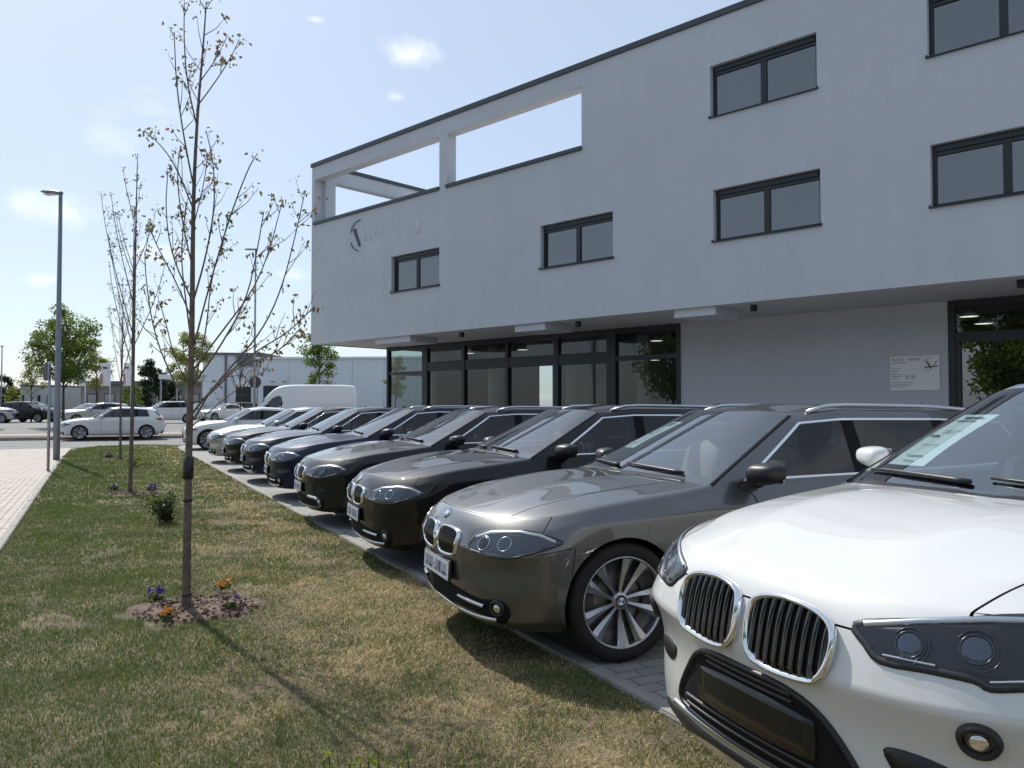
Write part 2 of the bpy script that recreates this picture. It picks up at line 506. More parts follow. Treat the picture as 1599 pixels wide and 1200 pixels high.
# far kerb, planting bed, path, verge and the raised car park beyond the road
bm = bmesh.new()
kerb_road = empty('road_kerb', (rk0.x, rk0.y, 0), math.atan2(road_a.y, road_a.x))
kerb_road["kind"] = "structure"
bm_box(bm, -0.49, 0.49, 0, 0.15, -0.1, 0.09)
me = bpy.data.meshes.new('kerb_stone'); bm.to_mesh(me); bm.free(); me.materials.append(M['kerb'])
for k in range(-8, 22):
    o = obj('kerb_stone', me, None, kerb_road); o.location = (k, 0, random.uniform(-.004, .004))
M['verge'] = principled('verge_grass', (0.06, 0.085, 0.022), 0.95, noise=(3, (0.13, 0.125, 0.045), 0.35, 0.7), bump=(40, 1.0, 0.03))
def band(name, d0, d1, z0, z1, mat, a0=-60, a1=60):
    p = [rk0 + road_a * a0 + road_n * d0, rk0 + road_a * a1 + road_n * d0, rk0 + road_a * a1 + road_n * d1, rk0 + road_a * a0 + road_n * d1]
    v = [(p[0].x, p[0].y, z0), (p[1].x, p[1].y, z0), (p[2].x, p[2].y, z1), (p[3].x, p[3].y, z1)]
    o = pydata(name, v, [(0, 1, 2, 3)], mat); o["kind"] = "structure"
    return o
band('planting_bed', 0.15, 2.4, 0.07, 0.10, M['soil'])
band('path', 2.4, 4.4, 0.10, 0.13, M['kerb'])
band('verge', 4.4, 9.0, 0.13, 0.30, M['verge'], -60, -0.5)
band('car_park_apron', 4.4, 9.0, 0.13, 0.295, M['asphalt'], -0.5, 60)
band('car_park', 9.0, 75, 0.30, 0.32, M['asphalt'])
band('far_land', 75, 500, 0.31, 1.0, M['verge'], -500, 500)

# lawn grass blades
def lawn_noise(x, y, s, seed):
    r = np.random.default_rng(seed)
    tot = np.zeros_like(x); amp = 1.0; f = s
    for o_ in range(4):
        ph = r.uniform(0, 6.28, (5, 3))
        v = np.zeros_like(x)
        for k in range(5):
            th = ph[k, 0]
            v += np.sin((x * np.cos(th) + y * np.sin(th)) * f * (0.7 + 0.12 * k) + ph[k, 1] + 1.7 * np.sin((y * np.cos(th) - x * np.sin(th)) * f * 0.6 + ph[k, 2]))
        tot += amp * v / 5; amp *= 0.6; f *= 2.1
    return tot

TREES = [on_ground(291, 953), on_ground(203, 771), on_ground(188, 717)]
def make_grass():
    X, Y, H, B = [], [], [], []
    def zone(y0, y1, dens, h, b):
        poly = [(p.x, p.y) for p in lawn_pts]
        xs0, xs1 = -16, 3
        n = int((xs1 - xs0) * (y1 - y0) * dens)
        x = rng.uniform(xs0, xs1, n); y = rng.uniform(y0, y1, n)
        u = x / np.maximum(y, 0.1)
        k = in_poly(x, y, poly) & (u < 0.75) & (u > -0.72)
        for t, r in zip(TREES, (0.41, 0.42, 0.42)):
            dd = np.hypot(x - t.x - 0.02, y - t.y) * (1 + 0.18 * np.sin(5 * np.arctan2(y - t.y, x - t.x)))
            k &= ~((dd < r) & (rng.random(n) > 0.06))
        x, y = x[k], y[k]
        X.append(x); Y.append(y); H.append(np.full(len(x), h)); B.append(np.full(len(x), b))
    zone(2.2, 4.5, 15000, 0.023, 0.0030)
    zone(4.5, 7.5, 9000, 0.025, 0.0040)
    zone(7.5, 12, 4200, 0.028, 0.0060)
    zone(12, 20, 1200, 0.036, 0.012)
    zone(20, 31.5, 500, 0.040, 0.022)
    x = np.concatenate(X); y = np.concatenate(Y); h = np.concatenate(H); b = np.concatenate(B)
    n = len(x)
    dist_r = (x - EDGE_R(0).x) * row_nrm.x + (y - EDGE_R(0).y) * row_nrm.y       # 0 at the car edge, negative inside
    dry = lawn_noise(x, y, 2.1, 5) * 0.55 + lawn_noise(x, y, 7.5, 8) * 0.55
    dry += np.clip(1.0 - np.abs(dist_r + 0.55) / 1.2, -0.6, 1.0) * 0.95 - 0.75
    dry += np.clip((11 - y) / 9, -0.6, 0.6) * 0.35
    tall = lawn_noise(x, y, 4.2, 21)
    p_dry = 1 / (1 + np.exp(-dry * 3.2))
    isdry = rng.random(n) < p_dry * 0.92
    bare = lawn_noise(x, y, 3.1, 77) + 0.35 * lawn_noise(x, y, 12, 4)
    keep = rng.random(n) < np.where(bare > 0.62, 0.35, 1.0)
    hh = h * rng.uniform(0.5, 1.25, n) * np.where(isdry, 0.72, 1.0) * (1 + 0.55 * np.clip(tall, -1, 1.3))
    tuft = np.exp(-((x + 2.75) ** 2 + (y - 10.4) ** 2) / 0.06)
    hh *= 1 + 1.6 * tuft
    az = rng.uniform(0, 2 * np.pi, n); lean = rng.uniform(0.2, 1.3, n) * np.where(isdry, 2.0, 1.0)
    fa = rng.uniform(0, 2 * np.pi, n)
    wx, wy = np.cos(fa) * b * 0.5, np.sin(fa) * b * 0.5
    lx, ly = np.cos(az) * lean * hh, np.sin(az) * lean * hh
    idx = np.nonzero(keep)[0]
    x, y, hh, wx, wy, lx, ly, isdry = [a[idx] for a in (x, y, hh, wx, wy, lx, ly, isdry)]
    n = len(x)
    V = np.zeros((n, 5, 3), np.float32)
    z0 = -0.012
    V[:, 0] = np.stack([x - wx, y - wy, np.full(n, z0)], 1)
    V[:, 1] = np.stack([x + wx, y + wy, np.full(n, z0)], 1)
    V[:, 2] = np.stack([x + wx * .75 + lx * .4, y + wy * .75 + ly * .4, z0 + hh * .62], 1)
    V[:, 3] = np.stack([x - wx * .75 + lx * .4, y - wy * .75 + ly * .4, z0 + hh * .62], 1)
    V[:, 4] = np.stack([x + lx, y + ly, z0 + hh * .95], 1)
    base = (np.arange(n) * 5)[:, None]
    quads = (base + np.array([[0, 1, 2, 3]])).ravel()
    tris = (base + np.array([[3, 2, 4]])).ravel()
    me = bpy.data.meshes.new('lawn_grass')
    me.vertices.add(n * 5); me.vertices.foreach_set('co', V.ravel())
    loops = np.empty((n, 7), np.int32)
    loops[:, :4] = quads.reshape(n, 4); loops[:, 4:] = tris.reshape(n, 3)
    me.loops.add(n * 7); me.loops.foreach_set('vertex_index', loops.ravel())
    me.polygons.add(n * 2)
    st = np.empty((n, 2), np.int32); st[:, 0] = np.arange(n) * 7; st[:, 1] = st[:, 0] + 4
    me.polygons.foreach_set('loop_start', st.ravel())
    me.update(calc_edges=True)
    shade = np.where(isdry, rng.uniform(0.62, 1.0, n), rng.uniform(0.0, 0.40, n)).astype(np.float32)
    a = me.attributes.new('shade', 'FLOAT', 'POINT')
    a.data.foreach_set('value', np.repeat(shade, 5))
    m = leaf_material('grass_blade', (0, 0, 0), (1, 1, 1), 0.30)
    nt = m.node_tree
    mixc = [q for q in nt.nodes if q.type == 'MIX_RGB'][0]
    rp = nt.nodes.new("ShaderNodeValToRGB")
    els = rp.color_ramp.elements
    els[0].position = 0.0; els[0].color = (0.066, 0.115, 0.026, 1)
    els[1].position = 1.0; els[1].color = (0.76, 0.59, 0.34, 1)
    e = els.new(0.40); e.color = (0.19, 0.235, 0.065, 1)
    e = els.new(0.62); e.color = (0.45, 0.35, 0.18, 1)
    at = [q for q in nt.nodes if q.type == 'ATTRIBUTE'][0]
    nt.links.new(at.outputs["Fac"], rp.inputs[0])
    for l in list(mixc.outputs[0].links):
        nt.links.new(rp.outputs[0], l.to_socket)
    o = obj('lawn_grass', me, m)
    o["kind"] = "stuff"; o["label"] = "short dry lawn grass between the sidewalk and the parked cars"; o["category"] = "grass"
make_grass()
# ------------------------------------------------------------------ dealership building
FAC_A = math.atan(1317.0 / FPX)                       # facade runs away to the left at this angle
fs = Vector((math.sin(FAC_A), -math.cos(FAC_A), 0))    # along the facade, towards the right
fn = Vector((math.cos(FAC_A), math.sin(FAC_A), 0))     # into the building
corner = at_depth(485, 600, 30.1); corner.z = 0
bld = empty('dealership_building', corner, math.atan2(fs.y, fs.x))
tag(bld, 'white rendered three storey building with roof terrace behind the car row', 'building')
def fac(px, py, n=0.0):
    d = ray(px, py)
    o = Vector((0, 0, CAM_H))
    p0 = corner + fn * n
    t = (p0 - o).dot(fn) / d.dot(fn)
    p = o + d * t
    q = p - corner
    return q.dot(fs), p.z
HB = np.mean([fac(486, 539)[1], fac(1060, 483)[1], fac(1590, 429)[1]])
HT = np.mean([fac(484, 265)[1], fac(900, 108)[1]])
S_END = 34.0
REC = 2.9                                             # ground floor set back
DEP = 14.0

def wall_holes(name, x0, x1, z0, z1, holes, y0, y1, mat, parent):
    """wall slab in the local x-z plane from y0 (front) to y1 (back) with rectangular holes"""
    xs = sorted({x0, x1, *[h[0] for h in holes], *[h[1] for h in holes]})
    zs = sorted({z0, z1, *[h[2] for h in holes], *[h[3] for h in holes]})
    def solid(i, j):
        if i < 0 or j < 0 or i >= len(xs) - 1 or j >= len(zs) - 1: return False
        cx_, cz_ = (xs[i] + xs[i + 1]) / 2, (zs[j] + zs[j + 1]) / 2
        return not any(h[0] < cx_ < h[1] and h[2] < cz_ < h[3] for h in holes)
    bm = bmesh.new()
    def quad(*p): bm.faces.new([bm.verts.new(q) for q in p])
    for i in range(len(xs) - 1):
        for j in range(len(zs) - 1):
            if not solid(i, j): continue
            a, b, c, d = xs[i], xs[i + 1], zs[j], zs[j + 1]
            quad((a, y0, c), (b, y0, c), (b, y0, d), (a, y0, d))
            quad((b, y1, c), (a, y1, c), (a, y1, d), (b, y1, d))
            if not solid(i - 1, j): quad((a, y1, c), (a, y0, c), (a, y0, d), (a, y1, d))
            if not solid(i + 1, j): quad((b, y0, c), (b, y1, c), (b, y1, d), (b, y0, d))
            if not solid(i, j - 1): quad((a, y1, c), (b, y1, c), (b, y0, c), (a, y0, c))
            if not solid(i, j + 1): quad((a, y0, d), (b, y0, d), (b, y1, d), (a, y1, d))
    bmesh.ops.remove_doubles(bm, verts=bm.verts, dist=0.0005)
    return obj(name, bm, mat, parent)

# window openings (s0, s1, z0, z1) measured on the facade plane
def opening(pl, ptl, pbl, pr, ptr, pbr):
    s0 = fac(pl, (ptl + pbl) / 2)[0]; s1 = fac(pr, (ptr + pbr) / 2)[0]
    return [s0, s1, (fac(pl, pbl)[1] + fac(pr, pbr)[1]) / 2, (fac(pl, ptl)[1] + fac(pr, ptr)[1]) / 2]
W1 = opening(611, 402, 459, 686, 388, 446)
W2 = opening(844, 353, 419, 957, 329, 404)
W3 = opening(1114, 297, 377, 1281, 260, 351)
W4 = opening(1109, 104, 183, 1275, 50, 140)
zl0 = np.mean([W1[2], W2[2], W3[2]]); zl1 = np.mean([W1[3], W2[3], W3[3]])
for w in (W1, W2, W3): w[2], w[3] = zl0, zl1
s5 = fac(1453, 270)[0]; w3w = W3[1] - W3[0]
W5 = [s5, s5 + w3w, zl0, zl1]
W6 = [s5 - 0.02, s5 - 0.02 + w3w, W4[2], W4[3]]
W7 = [s5 + w3w + 3.2, s5 + 2 * w3w + 3.2, zl0, zl1]
W8 = [s5 + w3w + 3.2, s5 + 2 * w3w + 3.2, W4[2], W4[3]]
WINS = [W1, W2, W3, W4, W5, W6, W7, W8]
o1 = (fac(491, 330)[0], fac(686, 260)[0])
o2 = (fac(698, 260)[0], fac(908, 190)[0])
ter_sill = np.mean([fac(500, 349)[1], fac(686, 298)[1], fac(908, 235)[1]])
ter_top = np.mean([fac(700, 207)[1], fac(906, 137)[1]])
TER = [[o1[0], o1[1], ter_sill, ter_top], [o2[0], o2[1], ter_sill, ter_top]]
print('BLD', HB, HT, 'win', zl0, zl1, W4[2], W4[3], 'ter', ter_sill, ter_top, [w[:2] for w in WINS], TER)

TH = 0.38
wall_holes('facade_wall', 0, S_END, HB, HT, WINS + TER, 0.0, TH, M['plaster'], bld)
# terrace: floor slab, side parapet + side beam + inner wall of the top storey
s_in = o2[1]
wall_l = wall_holes('side_wall', TH + 0.002, DEP, HB, HT, [[0.8, DEP - 0.6, ter_sill, ter_top]], 0, TH, M['plaster'], bld)
wall_l.rotation_euler = (0, 0, R(90)); wall_l.location = (TH, 0, 0)
wall_holes('rear_wall', TH + 0.002, S_END, HB, ter_sill, [], DEP - TH, DEP, M['plaster'], bld)
box('terrace_wall', s_in + 0.003, s_in + TH, TH + 0.002, DEP - TH - 0.003, ter_sill - 0.3, HT - 0.02, M['plaster'], bld)
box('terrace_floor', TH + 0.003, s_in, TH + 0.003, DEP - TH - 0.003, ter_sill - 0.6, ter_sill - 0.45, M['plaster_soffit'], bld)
box('roof_slab', s_in + TH + 0.003, S_END, TH + 0.003, DEP, HT - 0.5, HT - 0.25, M['coping'], bld)
# copings
def bar(name, x0, x1, y0, y1, z0, z1, mat, parent, bev=0.006):
    return box(name, x0, x1, y0, y1, z0, z1, mat, parent, bev)
bar('roof_coping', -0.04, S_END, -0.05, TH + 0.04, HT + 0.002, HT + 0.15, M['coping'], bld)
bar('side_coping', -0.04, TH + 0.04, TH + 0.045, DEP, HT + 0.002, HT + 0.15, M['coping'], bld)
for a, b, z, t in TER:
    bar('terrace_sill', a - 0.03, b + 0.01, -0.06, TH + 0.05, z + 0.003, z + 0.11, M['coping'], bld)
bar('terrace_sill', -0.05, TH + 0.05, 0.85, DEP - 0.65, ter_sill + 0.003, ter_sill + 0.075, M['coping'], bld)
# soffit and floor slabs
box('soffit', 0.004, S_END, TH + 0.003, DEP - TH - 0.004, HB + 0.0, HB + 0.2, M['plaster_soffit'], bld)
zf = (zl1 + W4[2]) / 2
box('floor_slab', TH + 0.004, S_END, TH + 0.006, DEP - TH - 0.006, zf - 0.7, zf - 0.5, M['room_dark'], bld)

# windows
def window(parent, s0, s1, z0, z1, y=0.13, reflection_side=0):
    fw = 0.075
    zt = z1 - 0.13                       # roller-shutter box above the panes
    bm = bmesh.new()
    def fb(a, b, c, d, ya=y, yb=y + 0.07): bm_box(bm, a, b, ya, yb, c, d, 0.004)
    fb(s0 + .002, s0 + fw, z0 + .002, z1 - .002); fb(s1 - fw, s1 - .002, z0 + .002, z1 - .002)
    fb(s0 + fw + .001, s1 - fw - .001, z0 + .002, z0 + fw); fb(s0 + fw + .001, s1 - fw - .001, zt - fw, zt)
    mid = (s0 + s1) / 2
    fb(mid - 0.07, mid + 0.07, z0 + fw + .001, zt - fw - .001)
    w = obj('window', bm, M['anthracite'], parent)
    bar('shutter_box', s0 + fw + .002, s1 - fw - .002, y - 0.03, y + 0.10, zt + .002, z1 - .003, M['anthracite'], w)
    bm = bmesh.new(); bm_box(bm, s0 - 0.03, s1 + 0.03, -0.05, y - 0.002, z0 - 0.022, z0 + 0.0)
    bm_box(bm, s0 - 0.03, s0 - 0.003, -0.05, -0.003, z0 + 0.001, z0 + 0.035); bm_box(bm, s1 + 0.003, s1 + 0.03, -0.05, -0.003, z0 + 0.001, z0 + 0.035)
    obj('sill', bm, M['anthracite'], w)
    for a, b in ((s0 + fw, mid - 0.07), (mid + 0.07, s1 - fw)):
        pa = bmesh.new()
        tl = random.uniform(-0.0035, 0.0035); t2 = random.uniform(-0.003, 0.003)
        pa.faces.new([pa.verts.new(q) for q in ((a, y + .035 - tl, z0 + fw), (b, y + .035 + tl, z0 + fw), (b, y + .035 + tl + t2, zt - fw), (a, y + .035 - tl + t2, zt - fw))])
        obj('pane', pa, M['window_glass'], w)
    if reflection_side:
        a, b = (s0 + fw, mid - 0.07) if reflection_side > 0 else (mid + .07, s1 - fw)
        box('reflection_sheet', a - .02, b + .02, y + .14, y + .15, z0 + fw + .02, zt, M['white_paint'], w)  # white sheet behind one pane imitates a pale reflection in the glass
    return w
for w in WINS:
    window(bld, *w, reflection_side=1 if w is W4 else -1 if w is W7 else 0)
M['room_wall'] = principled('room_wall', (0.25, 0.25, 0.24), 0.9)
box('room_partition', TH + 0.02, S_END, 4.2, 4.3, HB + 0.21, HT - 0.55, M['room_wall'], bld)
box('room_partition', s_in + 3.0, s_in + 3.1, TH + .01, 4.19, HB + 0.21, HT - 0.55, M['room_wall'], bld)

# ---- ground floor: shop front glazing, white wall, entrance, all set back under the soffit
gy = REC
sg0 = fac(606, 580, gy)[0]; sg1 = fac(1060, 560, gy)[0]; sd0 = fac(1482, 540, gy)[0]
print('GF', sg0, sg1, sd0, HB, 'door transom', fac(1500, 526, gy), 'mid', fac(800, 566, gy), fac(630, 583, gy), fac(1010, 558, gy))
box('ground_floor_wall', sg1 + 0.02, sd0 - 0.02, gy, gy + 0.3, -0.05, HB - 0.002, M['plaster'], bld)
box('ground_floor_wall', sd0 + 4.6, S_END, gy, gy + 0.3, -0.05, HB - 0.002, M['plaster'], bld)
sf = empty('shop_front'); sf.parent = bld
mull = [606, 664, 724, 792, 869, 955, 1060]
ms = [fac(p, 580, gy)[0] for p in mull]
tr_mid = np.mean([fac(700, 574, gy)[1], fac(800, 566, gy)[1], fac(930, 556, gy)[1]])
tr_thin = fac(630, 583, gy)[1]
tr_r = fac(1010, 558, gy)[1]
wd = [0.12, 0.30, 0.14, 0.14, 0.20, 0.34, 0.12]
for s_, w_ in zip(ms, wd):
    o = box('mullion', s_ - w_ / 2, s_ + w_ / 2, gy - 0.04, gy + 0.12, -0.03, HB - 0.003, M['anthracite'], sf, 0.006)
def rails(a, b, zt_, hh):
    box('transom', a, b, gy - 0.02, gy + 0.10, zt_ - hh / 2, zt_ + hh / 2, M['anthracite'], sf, 0.006)
    box('head_rail', a, b, gy - 0.03, gy + 0.11, HB - 0.16, HB - 0.004, M['anthracite'], sf, 0.006)
    box('base_rail', a, b, gy - 0.03, gy + 0.11, -0.03, 0.10, M['anthracite'], sf, 0.006)
    for z0_, z1_ in ((0.10, zt_ - hh / 2), (zt_ + hh / 2, HB - 0.16)):
        bm = bmesh.new(); y_ = gy + 0.05; t = random.uniform(-.004, .004)
        bm.faces.new([bm.verts.new(q) for q in ((a, y_ - t, z0_), (b, y_ + t, z0_), (b, y_ + t, z1_), (a, y_ - t, z1_))])
        obj('shop_pane', bm, M['shop_glass'], sf)
for k in range(6):
    a, b = ms[k] + wd[k] / 2 + .001, ms[k + 1] - wd[k + 1] / 2 - .001
    if k == 0: rails(a, b, tr_thin, 0.10)
    elif k == 5: rails(a, b, tr_r, 0.14)
    else: rails(a, b, tr_mid, 0.34)
# glazing returns round the left corner of the shop
for n_ in range(4):
    y0 = gy + 0.14 + n_ * 2.2
    box('mullion', ms[0] - 0.06, ms[0] + 0.06, y0 + 2.1, y0 + 2.2, -0.03, HB - 0.003, M['anthracite'], sf, 0.006)
    box('transom', ms[0] - 0.05, ms[0] + 0.05, y0, y0 + 2.098, tr_thin - .05, tr_thin + .05, M['anthracite'], sf)
    if n_ >= 1:
        box('added_dark_wall', ms[0] - .03, ms[0] + .03, y0 + .002, y0 + 2.096, 0, HB - .02, M['anthracite'], sf); continue  # added dark wall, shuts out the bright view through the return glazing
    bm = bmesh.new(); bm.faces.new([bm.verts.new(q) for q in ((ms[0], y0, 0.0), (ms[0], y0 + 2.1, 0.0), (ms[0], y0 + 2.1, HB - .02), (ms[0], y0, HB - .02))])
    obj('shop_pane', bm, M['shop_glass'], sf)
# entrance on the right
ent = empty('entrance'); ent.parent = bld
dz = fac(1500, 527, gy)[1]
e0, e1 = sd0, sd0 + 4.5
for a in (e0, e0 + 2.2, e1 - 0.12):
    box('door_post', a, a + 0.13, gy - 0.03, gy + 0.12, -0.03, HB - 0.003, M['anthracite'], ent, 0.006)
for a, b in ((e0 + .132, e0 + 2.198), (e0 + 2.332, e1 - .122)):
    box('transom', a, b, gy - 0.02, gy + 0.1, dz - 0.11, dz + 0.11, M['anthracite'], ent, 0.006)
    box('head_rail', a, b, gy - 0.02, gy + 0.1, HB - 0.13, HB - 0.004, M['anthracite'], ent, 0.006)
    box('base_rail', a, b, gy - 0.02, gy + 0.1, -0.03, 0.16, M['anthracite'], ent, 0.006)
    box('door_stile', a, a + 0.1, gy - 0.01, gy + 0.09, 0.162, dz - 0.112, M['anthracite'], ent, 0.006)
    box('door_stile', b - 0.1, b, gy - 0.01, gy + 0.09, 0.162, dz - 0.112, M['anthracite'], ent, 0.006)
    for z0_, z1_ in ((0.16, dz - .11), (dz + .11, HB - .13)):
        bm = bmesh.new(); bm.faces.new([bm.verts.new(q) for q in ((a, gy + .05, z0_), (b, gy + .05, z0_), (b, gy + .05, z1_), (a, gy + .05, z1_))])
        obj('door_pane', bm, M['window_glass'] if z0_ < 1 else M['shop_glass'], ent)
# show-room inside
box('showroom_floor', ms[0] + .07, S_END, gy + 0.31, DEP - 0.4, -0.04, 0.012, principled('showroom_tiles', (0.30, 0.29, 0.27), 0.25), bld)
box('showroom_ceiling', ms[0] + 0.07, S_END, gy + 0.14, DEP - 0.4, HB - 0.09, HB - 0.003, principled('showroom_ceiling', (0.10, 0.10, 0.10), 0.9), bld)
wall_holes('showroom_back_wall', ms[0] + .07, S_END, 0, HB - 0.1, [], DEP - 0.7, DEP - 0.45, M['room_wall'], bld)
for k in range(4):
    c = bmesh.new(); bm_lathe(c, [(0.22, 0.013), (0.22, HB - 0.1)], 20, 'Z')
    col_ = obj('round_column', c, M['concrete_col'], bld, smooth=True); col_.location = (ms[0] + 1.1 + k * 3.3, gy + 1.3 + 0.2 * (k % 2), 0)
M['lamp_glow'] = principled('lamp_glow', (0.9, 0.88, 0.8), 0.5, emission=((1.0, 0.93, 0.80), 1.6))
for k, (pxx, pyy, nn) in enumerate([(733, 552, 5.0), (816, 545, 5.0), (797, 558, 8), (1025, 530, 5.0), (1022, 563, 9.0), (1513, 492, 4.2), (1536, 506, 5.4)]):
    s_, z_ = fac(pxx, pyy, nn)
    pl = empty('pendant_lamp'); pl.parent = bld; pl.location = (s_, nn, 0)
    zz = min(z_, HB - 0.25)
    b2 = bmesh.new(); bm_lathe(b2, [(0.02, zz + 0.16), (0.05, zz + 0.15), (0.20, zz + 0.03), (0.21, zz)], 20, 'Z')
    obj('lamp_shade', b2, M['white_paint'], pl, smooth=True)
    b2 = bmesh.new(); bmesh.ops.create_circle(b2, cap_ends=True, segments=20, radius=0.19, matrix=Matrix.Translation((0, 0, zz + 0.006)))
    obj('lamp_glow', b2, M['lamp_glow'], pl)
    tube('lamp_cord', [(0, 0, zz + 0.15), (0, 0, HB - 0.09)], 0.008, M['black_plastic'], pl, 6)

# downstand boxes and black spotlights under the soffit edge
for xa, xb, yy in ((586, 640, 535), (804, 851, 510), (1053, 1117, 486)):
    a, b = fac(xa, yy, 0.1)[0], fac(xb, yy, 0.1)[0]
    box('downstand', a, b, 0.10, 1.3, HB - 0.20, HB - 0.002, M['plaster'], bld)
for px_, py_ in ((721, 521), (903, 503), (1177, 473), (1594, 433)):
    a = fac(px_, py_, 0.55)[0]
    sp_ = box('spotlight', a - 0.06, a + 0.06, 0.49, 0.61, HB - 0.15, HB - 0.003, M['black_plastic'], bld, 0.008)

# wall plaque beside the entrance, with its print
pq = [fac(1391, 583, gy)[0], fac(1468, 580, gy)[0], fac(1430, 610, gy)[1], fac(1430, 556, gy)[1]]
plaque = empty('wall_plaque', tuple(corner + fs * pq[0] + fn * (gy - 0.03) + Vector((0, 0, pq[2]))), math.atan2(fs.y, fs.x))
tag(plaque, 'white company plaque with small print on the wall left of the entrance', 'sign')
pw, ph = pq[1] - pq[0], pq[3] - pq[2]
box('board', 0, pw, 0, 0.025, 0, ph, M['white_paint'], plaque, 0.003)
M['print'] = principled('grey_print', (0.10, 0.10, 0.11), 0.6)
M['print_light'] = principled('light_print', (0.36, 0.37, 0.38), 0.6)
def text(name, body, size, loc, mat, parent, rot=(R(90), 0, 0), align='LEFT', extrude=0.001, sx=1.0):
    cu = bpy.data.curves.new(name, 'FONT'); cu.body = body; cu.size = size; cu.align_x = align; cu.extrude = extrude
    t = bpy.data.objects.new(name + '_tmp', cu); COL.objects.link(t)
    dg = bpy.context.evaluated_depsgraph_get()
    me = bpy.data.meshes.new_from_object(t.evaluated_get(dg))
    bpy.data.objects.remove(t); bpy.data.curves.remove(cu)
    me.materials.clear(); me.materials.append(mat)
    o = bpy.data.objects.new(name, me); COL.objects.link(o); o.parent = parent
    o.location = loc; o.rotation_euler = rot; o.scale = (sx, 1, 1)
    return o
text('company_name', 'AUTO - VISION', ph * 0.115, (pw * .03, -0.002, ph * .86), M['print'], plaque)
for z_, n_, l_ in ((.79, 1, .30), (.62, 1, .18), (.55, 1, .13), (.46, 1, .20), (.40, 1, .22), (.34, 1, .14), (.22, 1, .42), (.15, 1, .38), (.09, 1, .30)):
    b2 = bmesh.new()
    x_ = pw * .03
    while x_ < pw * (.03 + l_):
        w_ = random.uniform(.012, .04) * pw
        bm_box(b2, x_, x_ + w_, -0.003, -0.001, ph * z_, ph * (z_ + .030)); x_ += w_ + .008 * pw
    obj('print_line', b2, M['print_light'], plaque)
for x_ in (.31, .43):
    for z_ in (.34, .40):
        b2 = bmesh.new(); bm_box(b2, pw * x_, pw * (x_ + .08), -0.003, -0.001, ph * z_, ph * (z_ + .035)); obj('print_line', b2, M['print_light'], plaque)
def v_logo(parent, cx_, cz_, r, y, mats):
    def stroke(p, w0, w1):
        p = [Vector((a, 0, b)) for a, b in p]
        b2 = bmesh.new(); L_, R_ = [], []
        for i, q in enumerate(p):
            d = (p[min(i + 1, len(p) - 1)] - p[max(i - 1, 0)]).normalized(); nn = Vector((-d.z, 0, d.x))
            w = w0 + (w1 - w0) * i / max(1, len(p) - 1)
            L_.append((q + nn * w / 2)); R_.append((q - nn * w / 2))
        for i in range(len(p) - 1):
            fr = [b2.verts.new((v.x, y, v.z)) for v in (L_[i], L_[i + 1], R_[i + 1], R_[i])]
            b2.faces.new(fr)
        bmesh.ops.remove_doubles(b2, verts=b2.verts, dist=1e-5)
        g = bmesh.ops.extrude_face_region(b2, geom=list(b2.faces))
        bmesh.ops.translate(b2, vec=(0, -y * 0 + abs(y) * 0 + 0.012, 0), verts=[e for e in g['geom'] if isinstance(e, bmesh.types.BMVert)])
        return b2
    arc1 = [(cx_ - r * math.sin(a), cz_ + r * math.cos(a)) for a in np.linspace(-0.15, 1.25, 14)]
    arc2 = [(cx_ - r * math.sin(a), cz_ + r * math.cos(a)) for a in np.linspace(1.95, 3.05, 12)]
    obj('logo_arc', stroke(arc1, r * .05, r * .07), mats[0], parent)
    obj('logo_arc', stroke(arc2, r * .07, r * .05), mats[0], parent)
    obj('logo_stroke', stroke([(cx_ - r * .55, cz_ + r * .42), (cx_ + r * .05, cz_ - r * .72)], r * .22, r * .18), mats[0], parent)
    obj('logo_serif', stroke([(cx_ - r * .75, cz_ + r * .44), (cx_ - r * .30, cz_ + r * .46)], r * .06, r * .06), mats[0], parent)
    return stroke
M['logo_ink'] = principled('logo_dark_blue', (0.012, 0.018, 0.035), 0.4)
stk = v_logo(plaque, pw * .83, ph * .74, ph * .19, -0.004, [M['logo_ink']])
obj('logo_stroke', stk([(pw * .87, ph * .66), (pw * .95, ph * .85)], ph * .02, ph * .012), M['logo_ink'], plaque)
obj('logo_stroke', stk([(pw * .71, ph * .66), (pw * .97, ph * .68)], ph * .03, ph * .03), M['logo_ink'], plaque)
# logo on the facade, most of it worn away to pale patches
lg_s, lg_z = fac(562, 368)
lr = (fac(560, 344)[1] - fac(560, 391)[1]) / 2
lg = empty('facade_logo', tuple(corner + fs * lg_s + fn * -0.03 + Vector((0, 0, lg_z))), math.atan2(fs.y, fs.x))
tag(lg, 'dark blue V emblem in a broken ring with faded marks below the terrace', 'logo')
v_logo(lg, 0, 0, lr, -0.01, [M['logo_ink']])
M['faded'] = principled('faded_mark', (0.53, 0.54, 0.56), 0.9)
M['faded2'] = principled('pale_mark', (0.62, 0.63, 0.65), 0.9)
random.seed(3)
for k in range(7):
    c_ = (0.75 * lr + k * lr * 0.42 + random.uniform(-.1, .1), random.uniform(-.35, .25) * lr * (1.2 if k < 7 else .5) + (k > 7) * .1 * lr)
    n_ = 9
    stkp = [(c_[0] + random.uniform(-.22, .22) * lr, c_[1] + random.uniform(-.45, .45) * lr) for _ in range(3)]
    b2 = stk(stkp, lr * .10, lr * .03)
    o = obj('faded_mark', b2, M['faded'] if k % 2 else M['faded2'], lg); o.location.y = 0.0005 * k + 0.019
bm = bmesh.new()
bmesh.ops.create_icosphere(bm, subdivisions=2, radius=1.0)
for v in bm.verts: v.co = Vector((v.co.x * lr * .36, v.co.y * .02, v.co.z * lr * .42)) * (1 + .18 * math.sin(v.co.x * 5 + v.co.z * 7))
o = obj('faded_mark', bm, M['faded'], lg, smooth=True); o.location = (fac(652, 355)[0] - lg_s, 0.03, fac(652, 355)[1] - lg_z)
